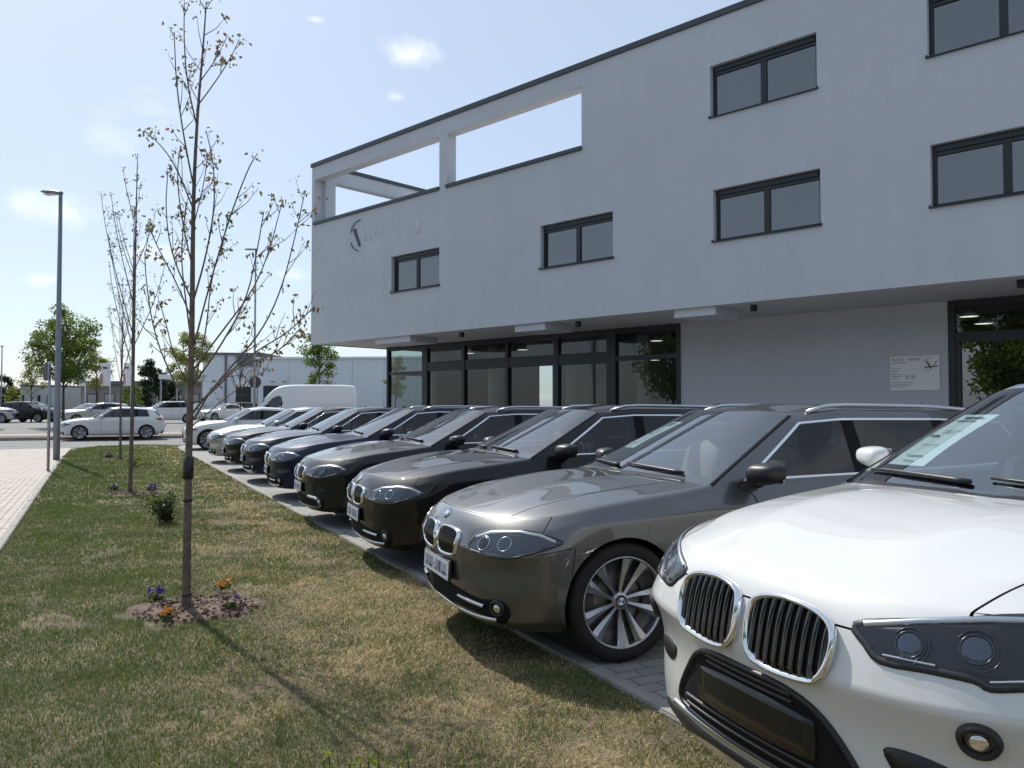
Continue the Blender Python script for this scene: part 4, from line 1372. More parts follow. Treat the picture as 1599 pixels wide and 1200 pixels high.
# ---- wheels
def roundel_mesh(r, t=.006):
    """round emblem facing +Y with black rim, chrome edge and blue and white quarters"""
    bm = bmesh.new(); seg = 32
    def disc(r0, r1, y0, y1, mi, a0=0, a1=seg):
        for k in range(a0, a1):
            A, B = 2 * math.pi * k / seg, 2 * math.pi * (k + 1) / seg
            q = [(r0, A, y0), (r1, A, y1), (r1, B, y1), (r0, B, y0)]
            vs = [bm.verts.new((rr * math.cos(an), yy, rr * math.sin(an))) for rr, an, yy in (q if r0 > 0 else [q[0], q[1], q[2]])]
            f = bm.faces.new(vs); f.material_index = mi
    for qd in range(4): disc(0, r * .58, t, t * .98, 1 if qd % 2 else 0, qd * 8, qd * 8 + 8)
    disc(r * .58, r * .63, t, t, 3); disc(r * .63, r * .93, t * .98, t * .9, 2); disc(r * .93, r, t * .9, 0, 3)
    bmesh.ops.recalc_face_normals(bm, faces=bm.faces)
    me = bpy.data.meshes.new('emblem'); bm.to_mesh(me); bm.free()
    for k in ('emblem_blue', 'emblem_white', 'gloss_black', 'chrome'): me.materials.append(M[k])
    return me

def wheel_tree(R_, spokes=10, rim_frac=.765, width=.235, seg=56):
    """wheel centred at the origin, outer face towards +Y"""
    rr = R_ * rim_frac
    h = width / 2
    bm = bmesh.new()
    bm_lathe(bm, [(rr * .60, -h * .6), (rr * .95, -h * .8), (rr * .955, h * .55), (rr * .9, h * .35), (rr * .62, h * .30)], seg)
    wheel = obj('wheel', bm, M['alloy_dark'], None, smooth=True)
    bm = bmesh.new()
    s = R_ - rr
    prof = [(rr * .97, -h * .92), (rr + s * .35, -h), (R_ - .012, -h * .93), (R_, -h * .75), (R_, -h * .3), (R_ - .004, -h * .27), (R_ - .004, -h * .22), (R_, -h * .19), (R_, h * .19), (R_ - .004, h * .22), (R_ - .004, h * .27),
            (R_, h * .3), (R_, h * .75), (R_ - .012, h * .93), (rr + s * .62, h * 1.0), (rr + s * .3, h * .985), (rr + s * .1, h * .93), (rr * .985, h * .86)]
    bm_lathe(bm, prof, seg)
    obj('tyre', bm, M['rubber'], wheel, smooth=True)
    bm = bmesh.new()
    bm_lathe(bm, [(rr * .94, h * .45), (rr * .955, h * .80), (rr * .985, h * .90), (rr * 1.01, h * .90), (rr * 1.02, h * .84)], seg)
    for f in bm.faces: f.material_index = 0; f.smooth = True
    r0, r1 = rr * .16, rr * .96
    for k in range(spokes):
        a = 2 * math.pi * (k + .5) / spokes
        tw = .12 if k % 2 else -.02
        n = 7; prev = None
        for i in range(n):
            t = i / (n - 1); r = r0 + (r1 - r0) * t
            w = rr * (.040 + .105 * t ** 1.6); an = a + tw * math.sin(t * math.pi * .55)
            y = h * (.52 + .34 * t ** 1.5)
            er, et = Vector((math.cos(an), 0, math.sin(an))), Vector((-math.sin(an), 0, math.cos(an)))
            c = er * r
            ring = [bm.verts.new(c + et * (-w) + V3(0, y - .004, 0)), bm.verts.new(c + et * (w * .15) + V3(0, y + .006, 0)), bm.verts.new(c + et * w + V3(0, y - .010, 0)),
                    bm.verts.new(c + et * w * .7 + V3(0, y - .04, 0)), bm.verts.new(c - et * w * .7 + V3(0, y - .04, 0))]
            if prev:
                for q in range(5):
                    f = bm.faces.new((prev[q], prev[(q + 1) % 5], ring[(q + 1) % 5], ring[q])); f.material_index = 0 if q < 2 else 1
            prev = ring
    for rad, y0, y1 in ((rr * .20, h * .30, h * .56),):
        n0 = len(bm.faces)
        bm_lathe(bm, [(rad * 1.05, y0), (rad, y1 - .004), (rad * .9, y1), (0.001, y1 + .002)], 24)
        bm.faces.ensure_lookup_table()
        for f in bm.faces[n0:]: f.material_index = 0; f.smooth = True
    bmesh.ops.recalc_face_normals(bm, faces=bm.faces)
    rim = obj('rim', bm, M['alloy'], wheel); rim.data.materials.append(M['alloy_dark'])
    bm = bmesh.new(); bm_lathe(bm, [(.03, 0), (rr * .72, 0), (rr * .72, h * .12), (.03, h * .12)], 36)
    obj('brake_disc', bm, M['steel_disc'], wheel, smooth=False)
    e = obj('emblem', roundel_mesh(rr * .14), None, wheel); e.location = (0, h * .56, 0)
    return wheel

def seat_mesh():
    bm = bmesh.new()
    def blob(c, s, rot=0.0, p=2.6):
        b = bmesh.new(); bmesh.ops.create_cube(b, size=2.0)
        bmesh.ops.subdivide_edges(b, edges=b.edges[:], cuts=3, use_grid_fill=True)
        for v in b.verts:
            q = v.co; n = (abs(q.x) ** p + abs(q.y) ** p + abs(q.z) ** p) ** (1 / p)
            q = q / n
            q = Vector((q.x * s[0], q.y * s[1], q.z * s[2]))
            ca, sa = math.cos(rot), math.sin(rot)
            v.co = Vector((q.x * ca + q.z * sa, q.y, -q.x * sa + q.z * ca)) + Vector(c)
        m_ = bpy.data.meshes.new('t'); b.to_mesh(m_); b.free(); bm.from_mesh(m_); bpy.data.meshes.remove(m_)
    blob((0, 0, .10), (.27, .25, .11), 0, 5)
    blob((.30, 0, .43), (.10, .25, .34), .28, 5)
    blob((.435, 0, .83), (.055, .135, .095), .15, 3.5)
    for s in (-.05, .05): bm_tube(bm, [(.40, s, .72), (.43, s, .8)], .008, 6)
    me = bpy.data.meshes.new('seat'); bm.to_mesh(me); bm.free(); me.shade_smooth()
    return me
SEAT = seat_mesh()

def mirror_bm(sgn):
    bm = bmesh.new(); bmesh.ops.create_cube(bm, size=2.0)
    bmesh.ops.subdivide_edges(bm, edges=bm.edges[:], cuts=5, use_grid_fill=True)
    for v in bm.verts:
        q = v.co; p = 3.2
        n = (abs(q.x) ** p + abs(q.y) ** p + abs(q.z) ** p) ** (1 / p); q = q / n
        x, y, z = q.x, q.y, q.z
        if x > .15: x = .15 + (x - .15) * .35                # flat glass side at the back
        tap = 1 - .18 * y
        z2 = z * .066 * tap * (1 - .15 * max(0, -x)); 
        v.co = Vector((x * .10 + .02 * y, (y * .110), z2 + .012 * y))
    if sgn < 0: flip_y(bm)
    return bm

def build_car(name, S, pmat, style, level=3, seat='seat_dark', rails='satin', trim='chrome', mirror_paint=True, glass_rear='glass_dark', detail=True):
    root = empty(name)
    me = car_shell(S, level)
    sh = Shell(me)
    parts, loops = split_shell(me, S, root, pmat, M[glass_rear])
    obj('cabin_liner', liner_mesh(S), M['liner'], root)
    L, cols = S['L'], S['cols']
    box('underbody', .42, L - .35, -.60, .60, S['z_side'][0] - .01, S['z_side'][0] + .10, M['liner'], root)
    # wheels and housings
    w0 = wheel_tree(S['wheel_r'])
    first = True
    for wx in S['wheel_x']:
        for sg in (1, -1):
            w = w0 if first else copy_tree(w0)
            first = False
            w.parent = root; w.location = (wx, sg * (S['tyre_y'] - .118), S['wheel_r']); w.rotation_euler = (0, R(random.uniform(0, 36)), 0 if sg > 0 else math.pi)
            bm = bmesh.new(); Ra = S['arch_r'] + .012
            a0, a1 = -.35, math.pi + .35
            ring0, ring1 = [], []
            for k in range(25):
                a = a0 + (a1 - a0) * k / 24
                ring0.append(bm.verts.new((wx + Ra * math.cos(a), sg * .50, S['wheel_r'] + Ra * math.sin(a))))
                ring1.append(bm.verts.new((wx + Ra * math.cos(a), sg * (S['tyre_y'] - .035), S['wheel_r'] + Ra * math.sin(a))))
            for k in range(24): bm.faces.new((ring0[k], ring0[k + 1], ring1[k + 1], ring1[k]))
            bm.faces.new(ring0)
            obj('wheel_housing', bm, M['liner'], root)
    # window surrounds
    for sg in (1, -1):
        pts, ns = loops[sg]
        bm = sweep_closed(pts, .0095 if trim == 'chrome' else .011, .006, ns)
        obj('window_trim', bm, M[trim], root, smooth=True)
    # mirrors
    a2 = cols[1]
    for sg in (1, -1):
        mx_, my_, mz_ = a2[0] + .15, a2[1] + .13, a2[2] + (.12 if S['L'] < 4.5 and a2[2] > 1.0 else .085)
        o = obj('mirror', mirror_bm(sg), pmat if mirror_paint else M['black_plastic'], root, smooth=True)
        o.location = (mx_, sg * my_, mz_)
        if S.get('clam'): o.scale = (.8, .8, .8); o.location.y -= sg * .045
        bm = bmesh.new(); bm_tube(bm, [(.02, sg * -.155, -.075), (.02, sg * -.10, -.07), (.015, sg * -.04, -.04)], [.028, .024, .022], 8)
        obj('mirror_stalk', bm, M['black_plastic'], o, smooth=True)
        bm = bmesh.new(); bm_box(bm, .0335, .0355, -.095, .095, -.055, .055, 0)
        obj('mirror_glass', bm, M['chrome'], o)
    # door handles
    for cx0 in (cols[2][0] - .26, cols[4][0] - .22):
        zz = (S['z_side'][5] + S['z_side'][4]) / 2 + .05
        for sg in (1, -1):
            b = sh.strip([(cx0, sg * .95, zz), (cx0 + .20, sg * .95, zz + .004)], (0, sg, 0), .014, .022)
            obj('door_handle', b, pmat, root, smooth=True)
    # roof rails and fin
    if rails:
        for sg in (1, -1):
            a, b = Vector(cols[1][3:]), Vector(cols[6][3:])
            line = []
            for t in np.linspace(0, 1, 12):
                x = a.x + .02 + (b.x - a.x - .05) * t
                p, nn = sh.snap((x, sg * (cols[2][4] - .045), 1.4), (0, sg * .25, 1))
                line.append(p + nn * (.006 + .024 * min(1, math.sin(math.pi * t) * 4)))
            bm = bmesh.new(); bm_tube(bm, line, .014, 8); bmesh.ops.recalc_face_normals(bm, faces=bm.faces)
            obj('roof_rail', bm, M[rails], root, smooth=True)
    fx = cols[6][3] - .15
    p, nn = sh.snap((fx, 0, 1.4), (0, 0, 1))
    bm = bmesh.new()
    prof = [(-.10, 0, .022), (-.03, .035, .018), (.045, .062, .010), (.062, .058, .006), (.05, 0, .024)]
    A = [bm.verts.new((p.x + x, w, p.z + z - .004)) for x, z, w in prof]; B = [bm.verts.new((p.x + x, -w, p.z + z - .004)) for x, z, w in prof]
    bm.faces.new(A[::-1]); bm.faces.new(B)
    for k in range(5): bm.faces.new((A[k], A[(k + 1) % 5], B[(k + 1) % 5], B[k]))
    bmesh.ops.recalc_face_normals(bm, faces=bm.faces)
    obj('roof_antenna', bm, pmat, root)
    # cabin
    cx_, _, cz_ = S['cowl']
    bm = bmesh.new(); bm_box(bm, cx_ + .16, cx_ + .72, -.70, .70, cz_ - .35, cz_ - .055, .06)
    obj('dashboard', bm, M['dash'], root, smooth=True)
    bm = bmesh.new(); ring = [V3(cx_ + .86 + .06 * math.sin(a), -.36 + .185 * math.cos(a), cz_ - .10 + .175 * math.sin(a)) for a in np.linspace(0, 2 * math.pi, 25)]
    bm_tube(bm, ring, .015, 8, cap=False); bm_tube(bm, [(cx_ + .84, -.36, cz_ - .1), (cx_ + .66, -.36, cz_ - .17)], .035, 8)
    obj('steering_wheel', bm, M['dash'], root, smooth=True)
    zs = S['z_side'][1] + .22
    for x in (cols[2][0] - .62, cols[4][0] - .50):
        for y in (-.37, .37):
            s_ = obj('seat', SEAT, None, root); s_.location = (x, y, zs - .05)
            if not SEAT.materials: SEAT.materials.append(M['seat_dark'])
            s_.material_slots[0].link = 'OBJECT'; s_.material_slots[0].material = M[seat]
    # rear-view mirror
    hx, hz = S['header']
    bm = bmesh.new(); bm_box(bm, hx - .02, hx + .02, -.12, .12, hz - .17, hz - .10, .012)
    obj('inside_mirror', bm, M['dash'], root)
    # wipers
    for (ya, yb, za) in ((-.60, .02, .03), (.08, .66, .02)):
        bm = bmesh.new(); line = []
        for t in np.linspace(0, 1, 8):
            y = ya + (yb - ya) * t
            x = cx_ + .05 + .04 * t + .10 * (y / .7) ** 2
            p, nn = sh.snap((x, y, cz_ + .05), (-.45, 0, 1)); line.append(p + nn * .012)
        bm_tube(bm, line, [.010, .011, .011, .010, .010, .009, .008, .006], 6)
        obj('wiper', bm, M['black_plastic'], root, smooth=True)
    # windscreen edge seals
    for sg in (1, -1):
        a1 = cols[0]
        line = [V3(a1[0], sg * a1[1], a1[2]).lerp(V3(a1[3], sg * a1[4], a1[5]), t) for t in np.linspace(.01, .99, 8)]
        obj('screen_seal', sh.strip(line, (-.5, sg * .5, .7), .013, .004, 3), M['liner'], root, smooth=True)
    # cowl panel strip
    bm = sh.strip([(cx_ + .09, -.66, cz_), (cx_ + .02, -.33, cz_), (cx_ - .005, 0, cz_), (cx_ + .02, .33, cz_), (cx_ + .09, .66, cz_)], (-.2, 0, 1), .035, .004, 6)
    obj('cowl_panel', bm, M['black_plastic'], root, smooth=True)
    # tail lamps, rear plate
    for sg in (1, -1):
        tz = S['z_side'][5] + .0
        ol = [(S['tail_x'] - .02, sg * .42, tz), (S['tail_x'] - .02, sg * .44, tz + .10), (S['tail_x'] - .08, sg * .70, tz + .12), (S['tail_x'] - .35, sg * .84, tz + .11), (S['tail_x'] - .36, sg * .84, tz + .03), (S['tail_x'] - .08, sg * .72, tz - .02)]
        obj('tail_light', sh.decal(ol, (.75, sg * .66, .1), .006, .05), M['tail_red'], root, smooth=True)
    bm = bmesh.new(); bm_box(bm, S['tail_x'] - .005, S['tail_x'] + .02, -.26, .26, S['z_side'][3] + .02, S['z_side'][3] + .13, .004)
    obj('number_plate', bm, M['plate_white'], root)
    front(root, sh, S, style, pmat)
    return root

PLATE_PAT = [(.00, .06, .2, .8), (.07, .10, .2, .8), (.12, .17, .2, .8), (.18, .23, .2, .8), (.25, .28, .4, .55), (.30, .36, .2, .8), (.37, .39, .2, .8), (.41, .46, .2, .8), (.47, .49, .2, .8), (.51, .57, .2, .8), (.58, .64, .2, .8)]
def plate(root, x, z, w=.52, h=.112, tilt=0.06):
    """front plate with unreadable dealer lettering"""
    bm = bmesh.new(); bm_box(bm, -.018, 0, -w / 2 - .008, w / 2 + .008, -h / 2 - .008, h / 2 + .008, .004)
    o = obj('number_plate', bm, M['black_plastic'], root); o.location = (x, 0, z); o.rotation_euler = (0, tilt, 0)
    bm = bmesh.new(); bm_box(bm, -.0215, -.0185, -w / 2, w / 2, -h / 2, h / 2)
    obj('plate_face', bm, M['plate_white'], o)
    bm = bmesh.new()
    for a, b, c, d in PLATE_PAT:
        y0, y1 = w * .44 - a * w * 1.35, w * .44 - b * w * 1.35
        z0, z1 = -h / 2 + c * h, -h / 2 + d * h
        bm_box(bm, -.0225, -.0217, y1, y0, z0, z0 + .018 if (a * 100) % 3 < 1 else z1)
        if b - a > .04: bm_box(bm, -.0225, -.0217, y1, y1 + .012, z0, z1); bm_box(bm, -.0225, -.0217, y0 - .012, y0, z0, z1)
    obj('plate_print', bm, M['plate_ink'], o)


def mir(bm_fn, root, name, mat, smooth=True):
    """build a part on the right side and its mirror image on the left"""
    res = []
    for sg in (1, -1):
        bm = bm_fn()
        if sg < 0: flip_y(bm)
        o = obj(name, bm, mat, root, smooth=smooth); res.append(o)
    return res

def inside_span(outline, y):
    zs = []
    n = len(outline)
    for i in range(n):
        (y0, z0), (y1, z1) = outline[i], outline[(i + 1) % n]
        if (y0 > y) != (y1 > y): zs.append(z0 + (z1 - z0) * (y - y0) / (y1 - y0))
    return (min(zs), max(zs)) if len(zs) >= 2 else None

def disc_bm(r, h, seg=24, dome=0.0):
    bm = bmesh.new(); prof = [(r, 0), (r, h * .7)]
    for k in range(5): t = k / 4; prof.append((r * math.cos(t * 1.45), h * .7 + (dome + h * .3) * math.sin(t * 1.5)))
    prof.append((.0005, h + dome)); bm_lathe(bm, prof, seg); return bm

def on_surface(o, sh, p, n, off=0.0):
    """stand a +Y-facing mesh on the shell at p, facing along the surface normal"""
    q, nn = sh.snap(p, n)
    o.location = q + nn * off
    o.rotation_euler = Vector((0, 1, 0)).rotation_difference(nn).to_euler()

def kidneys(root, sh, ol, n_slats, n=(-1, 0, .12), w=.011, h=.022, slat='gloss_black', slat_w=.0065):
    nv = Vector(n)
    for sg in (1, -1):
        pts = [V3(0, sg * y, z) for y, z in ol]
        g = obj('kidney_grille', sh.decal(pts, n, .003, .03, 4), M['liner'], root, smooth=True)
        obj('grille_frame', sh.ring(pts, n, w, h, 6), M['chrome'], g, smooth=True)
        dense = [(p.y, p.z) for p in catmull_closed([V3(0, y, z) for y, z in ol], 6)]
        ys = [y for y, z in dense]; lo, hi = min(ys), max(ys)
        for k in range(n_slats):
            y = lo + (hi - lo) * (k + .75) / (n_slats + .5)
            sp_ = inside_span(dense, y)
            if not sp_ or sp_[1] - sp_[0] < .04: continue
            line = [V3(0, sg * y, sp_[0] + .006), V3(0, sg * y, (sp_[0] + sp_[1]) / 2), V3(0, sg * y, sp_[1] - .006)]
            obj('slat', sh.strip(line, n, slat_w, .016, 4), M[slat], g, smooth=True)

def headlight(root, sh, ol, n, lenses, inner, brow=None, led=None):
    for sg in (1, -1):
        pts = [V3(x, sg * y, z) for x, y, z in ol]; nn = V3(n[0], sg * n[1], n[2])
        h = obj('headlight', sh.decal(pts, nn, .003, .03, 3), M[inner], root, smooth=True)
        obj('lamp_seal', sh.ring(pts, nn, .010 if inner == 'lamp_inner_dark' else .006, .006, 3), M['black_plastic'], h, smooth=True)
        for (x, y, z, r, mat) in lenses:
            bm = disc_bm(r, .006, 24, r * .08)
            o = obj('lamp_lens', bm, M[mat], h, smooth=True); on_surface(o, sh, (x, sg * y, z), nn, .001)
            bm = bmesh.new(); bm_lathe(bm, [(r * 1.02, .003), (r * 1.05, .008), (r * 1.11, .008), (r * 1.14, .003)], 28)
            o2 = obj('lamp_ring', bm, M['satin'] if inner == 'lamp_inner' else M['lamp_inner'], h, smooth=True); on_surface(o2, sh, (x, sg * y, z), nn, .001)
        if inner == 'lamp_inner_dark':
            for (x, y, z, r, mat) in lenses:
                for rr_, a0, a1 in ((1.35, .5, 4.6), (1.62, 2.2, 5.2)):
                    q0, n0 = sh.snap((x, sg * y, z), nn); t1 = Vector((0, 0, 1)).cross(n0).normalized(); t2 = n0.cross(t1)
                    line = [q0 + t1 * (sg * r * rr_ * math.cos(a)) + t2 * (r * rr_ * math.sin(a)) for a in np.linspace(a0, a1, 12)]
                    obj('lamp_arc', sh.strip(line, nn, .0016, .009, 2), M['lamp_inner'], h, smooth=True)
        if brow:
            obj('lamp_brow', sh.strip([V3(x, sg * y, z) for x, y, z in brow[0]], nn, brow[1], .008, 5), M['satin'], h, smooth=True)
        for ln in (led or []):
            obj('lamp_strip', sh.strip([V3(x, sg * y, z) for x, y, z in ln], nn, .004, .010, 4), M['chrome'], h, smooth=True)
        obj('lamp_cover', sh.decal(pts, nn, .012, .035, 3, rim=False), M['lamp_cover'], h, smooth=True)

def fog(root, sh, p, r, n):
    for sg in (1, -1):
        nn = V3(n[0], sg * n[1], n[2])
        bm = bmesh.new(); bm_lathe(bm, [(r * 1.0, .010), (r * 1.1, .018), (r * 1.35, .014), (r * 1.5, .0)], 32)
        o = obj('fog_light', bm, M['black_plastic'], root, smooth=True); on_surface(o, sh, (p[0], sg * p[1], p[2]), nn, .002)
        obj('fog_reflector', disc_bm(r * 1.02, .006, 28, .0), M['lamp_inner'], o, smooth=True)
        obj('fog_lens', disc_bm(r * .78, .008, 20, .010), M['chrome'], o, smooth=True)
        c = disc_bm(r * 1.01, .012, 28, .004); obj('fog_cover', c, M['lamp_cover'], o, smooth=True)

def front(root, sh, S, style, pmat):
    fy = S.get('fy', 1.0); N = (-1, 0, .12)
    if style == 'suv':
        ol = [(.030, .835), (.048, .872), (.13, .893), (.25, .888), (.325, .862), (.347, .812), (.335, .745), (.297, .708), (.16, .693), (.07, .703), (.036, .735), (.028, .785)]
        kidneys(root, sh, ol, 9, w=.0095, h=.024, slat_w=.009)
        hl = [(.07, .392, .872), (.118, .494, .900), (.2, .612, .924), (.295, .692, .944), (.43, .79, .952), (.60, .868, .945), (.64, .88, .925), (.50, .885, .875), (.36, .85, .825), (.22, .756, .806), (.169, .702, .794), (.153, .673, .806), (.105, .581, .808), (.068, .478, .803), (.066, .43, .834)]
        headlight(root, sh, hl, (-.78, .60, .15), [(.11, .53, .853, .030, 'lamp_lens'), (.18, .66, .868, .033, 'lamp_lens'), (.28, .76, .875, .026, 'lamp_lens')], 'lamp_inner_dark',
                  ([(.085, .41, .878), (.15, .53, .908), (.25, .64, .930), (.42, .78, .944), (.58, .86, .938)], .009),
                  [[(.09, .47, .815), (.13, .59, .818)], [(.17, .70, .806), (.26, .775, .822)]])
        low = [(0, .652), (.16, .650), (.27, .622), (.35, .555), (.425, .455), (.40, .408), (.2, .392), (0, .388)]
        pts = [V3(0, y, z) for y, z in low] + [V3(0, -y, z) for y, z in low[-2:0:-1]]
        g = obj('lower_grille', sh.decal(pts, N, .004, .04, 3), M['liner'], root, smooth=True)
        for zz in (.425, .452, .615, .635):
            ww = .37 if zz < .5 else .20
            obj('slat', sh.strip([V3(0, y, zz) for y in np.linspace(-ww, ww, 9)], N, .006, .012, 2), M['black_plastic'], g, smooth=True)
        obj('grille_frame', sh.ring(pts, N, .009, .012, 3), M['black_plastic'], g, smooth=True)
        pts = [V3(0, -.27, .475), V3(0, -.27, .585), V3(0, -.1, .60), V3(0, .1, .60), V3(0, .27, .585), V3(0, .27, .475), V3(0, .1, .468), V3(0, -.1, .468)]
        obj('plate_holder', sh.decal(pts, N, .014, .05, 1), M['plate_base'], root, smooth=True)
        strip_pts = [V3(0, y, .374 + .01 * abs(y)) for y in np.linspace(-.50, .50, 9)]
        obj('skid_trim', sh.strip(strip_pts, N, .013, .010, 3), M['satin'], root, smooth=True)
        lo2 = [(0, .352), (.3, .354), (.58, .368), (.62, .33), (.55, .272), (.3, .262), (0, .26)]
        pts = [V3(0, y, z) for y, z in lo2] + [V3(0, -y, z) for y, z in lo2[-2:0:-1]]
        obj('lower_valance', sh.decal(pts, N, .004, .05, 3), M['black_plastic'], root, smooth=True)
        fog(root, sh, (.14, .693, .672), .033, (-.8, .55, 0))
        sl = [(.46, .575), (.52, .590), (.62, .582), (.70, .555), (.69, .525), (.60, .512), (.50, .52)]
        for sg in (1, -1):
            pts = [V3(.1, sg * y, z) for y, z in sl]
            obj('air_intake', sh.decal(pts, (-.9, sg * .42, 0), .003, .04, 3), M['black_plastic'], root, smooth=True)
        return
    # five-series style front
    ol = [(y * fy, z) for y, z in [(.035, .64), (.058, .70), (.14, .717), (.27, .712), (.333, .685), (.330, .615), (.28, .568), (.12, .555), (.045, .572)]]
    kidneys(root, sh, ol, 10, w=.011, h=.022, slat='gloss_black', slat_w=.0055)
    hl = [(x, y * fy, z) for x, y, z in [(.055, .475, .632), (.072, .492, .690), (.13, .575, .735), (.27, .736, .757), (.349, .823, .748), (.440, .893, .712), (.428, .895, .690), (.316, .854, .650), (.2, .765, .612), (.129, .67, .607), (.088, .575, .620)]]
    dark = style == 'g30'
    headlight(root, sh, hl, (-.80, .58, .1), [(.10, .59, .672, .040, 'lamp_inner_dark'), (.185, .712, .680, .040, 'lamp_lens')], 'lamp_inner_dark' if dark else 'lamp_inner',
              ([(.075, .51, .698), (.14, .59, .731), (.27, .735, .748), (.36, .83, .735), (.42, .88, .706)], .011))
    low = [(y * fy, z) for y, z in [(0, .386), (.1, .388), (.357, .374), (.56, .366), (.70, .388), (.75, .35), (.73, .285), (.66, .252), (.42, .240), (.1, .264), (0, .268)]]
    pts = [V3(0, y, z) for y, z in low] + [V3(0, -y, z) for y, z in low[-2:0:-1]]
    g = obj('lower_grille', sh.decal(pts, N, .003, .04, 3), M['liner'], root, smooth=True)
    sp_ = [V3(0, y * fy, .226 - .0 * y) for y in np.linspace(-.66, .66, 11)]
    obj('bumper_lip', sh.strip(sp_, (-1, 0, -.15), .014, .012, 3), M['satin'] if style == 'five' else pmat, root, smooth=True)  # silver paints in the sun caught by a body-coloured lip edge
    for sg in (1, -1):
        if style == 'g30':
            a = [(.40, .385), (.55, .382), (.66, .372), (.74, .30), (.71, .255), (.665, .30), (.62, .345), (.42, .352)]
            pts = [V3(.1, sg * y * fy, z) for y, z in a]
            obj('intake_trim', sh.decal(pts, (-.9, sg * .42, 0), .010, .04, 2), M['chrome'], root, smooth=True)
        else:
            line = [V3(0, sg * y * fy, z) for y, z in ((.33, .330), (.45, .325), (.60, .318))]
            obj('intake_bar', sh.strip(line, (-1, sg * .1, 0), .012, .020, 4), M['satin'], root, smooth=True)
    fog(root, sh, (.15, .678 * fy, .322), .034, (-.85, .5, 0))
    q, nn = sh.snap((0, 0, .458), (-1, 0, 0))
    plate(root, q.x - .004, .458)
    e = obj('emblem', roundel_mesh(.041), None, root); on_surface(e, sh, (.06, 0, .785), (-1, 0, 1.0), .001)
# ------------------------------------------------------------------ vehicles
A_CAR = R(22)
PT = {
    'grey': paint('paint_grey_metallic', (0.125, 0.128, 0.128), 0.85, 0.37),
    'white': paint('paint_white', (0.63, 0.64, 0.635), 0.0, 0.4),
    'white2': paint('paint_alpine_white', (0.70, 0.71, 0.72), 0.0, 0.4),
    'black_brown': paint('paint_sophisto_dark', (0.007, 0.0065, 0.0065), 0.0, 0.45),
    'black': paint('paint_black', (0.006, 0.006, 0.007), 0.0, 0.45),
    'anthracite': paint('paint_anthracite', (0.008, 0.0085, 0.010), 0.0, 0.45),
    'blue': paint('paint_dark_blue', (0.004, 0.008, 0.038), 0.15, 0.40),
    'navy': paint('paint_navy', (0.006, 0.009, 0.024), 0.15, 0.40),
    'silver': paint('paint_silver', (0.42, 0.43, 0.43), 0.75, 0.36),
    'slate': paint('paint_slate', (0.10, 0.115, 0.125), 0.70, 0.36),
}
def recolour(root, old, new):
    def walk(o):
        for sl in o.material_slots:
            if sl.material == old:
                sl.link = 'OBJECT'; sl.material = new
        for c in o.children: walk(c)
    walk(root)
def place(root, x, y, a, label, cat='car', group=None, z=0.0):
    root.location = (x, y, z); root.rotation_euler = (0, 0, a)
    tag(root, label, cat, group)
    return root
ROW = 'cars parked in a row with their noses to the lawn'

est = build_car('estate_car', estate_spec(), PT['grey'], 'five', 3, seat='seat_beige', mirror_paint=False)  # black mirrors put the shade on body-grey caps into their colour
place(est, -.47, 5.1, A_CAR, 'grey metallic estate car beside the white SUV, beige seats and silver wheels', 'car', ROW)
def again(src, old, new, x, y, a, label, group=ROW, cat='car', z=0.0, name=None):
    c = copy_tree(src); recolour(c, PT[old], PT[new])
    if name: c.name = name
    def fix(o):
        for ch in o.children:
            if ch.name.startswith('seat') and ch.material_slots: ch.material_slots[0].link = 'OBJECT'; ch.material_slots[0].material = M['seat_dark']
    fix(c)
    return place(c, x, y, a, label, cat, group, z)
again(est, 'grey', 'black_brown', -1.50, 7.62, A_CAR, 'black brown estate car with smooth clear headlights next to the grey metallic estate')
g30 = build_car('estate_car', scaled(estate_spec(), 1.012, 1.004, .99), PT['anthracite'], 'g30', 3)
place(g30, -2.70, 10.15, R(23.2), 'dark estate car with chrome bumper corners, third dark one from the white SUV', 'car', ROW)
again(est, 'grey', 'blue', -3.95, 12.9, R(21.3), 'dark blue car with shining blue hood, next after the one with chrome bumper corners')
sed = build_car('saloon_car', scaled(sedan_spec(), .95, .975, .985) | {'fy': .975}, PT['navy'], 'five', 3, rails=None)
place(sed, -5.28, 15.7, R(22.8), 'navy saloon car in the row behind the shining dark blue one', 'car', ROW)
again(sed, 'navy', 'black', -6.62, 18.4, R(21.5), 'black saloon car in the row between the navy and the silver saloons')
again(sed, 'navy', 'silver', -8.05, 21.2, A_CAR, 'silver saloon car, last of the close row before the white one')
again(sed, 'navy', 'white2', -11.35, 27.6, R(24), 'white saloon car at the far end of the row, its front wheel in view')

suv = build_car('compact_suv', suv_spec(), PT['white'], 'suv', 3, trim='black_plastic', glass_rear='glass_dark')
place(suv, .70, 2.48, A_CAR, 'white compact SUV with black twin grilles nearest the camera', 'car', ROW)

hat = build_car('hatchback', hatch_spec() | {'fy': .95}, PT['white'], 'plain', 2, rails=None, trim='black_plastic')
place(hat, -20.15, 35.7, R(27), 'white hatchback standing on the road beyond the lawn', 'car')
LOT = 'cars in the car park beyond the road'
def lot(src, old, new, px, depth, a, label, name=None, fl=1.0):
    p = at_depth(px, 640, depth)
    c = again(src, old, new, p.x, p.y, a, label, LOT, 'car', .30, name)
    return c
lot(hat, 'white', 'silver', 100, 55, R(26), 'silver hatchback in the car park right behind the white road hatchback', 'hatchback')
lot(suv, 'white', 'white2', 208, 56, R(26), 'white compact car with dark tail in the car park right of the thin trees', 'compact_car')
lot(suv, 'white', 'silver', 27, 58, R(200), 'pale SUV at the left edge of the picture, tail to the right', 'compact_suv')
lot(suv, 'white', 'black', 88, 60, R(170), 'black SUV between the pale SUV and the lamp post', 'compact_suv')
lot(hat, 'white', 'white2', 96, 66, R(60), 'white car half hidden behind the lamp post', 'hatchback')
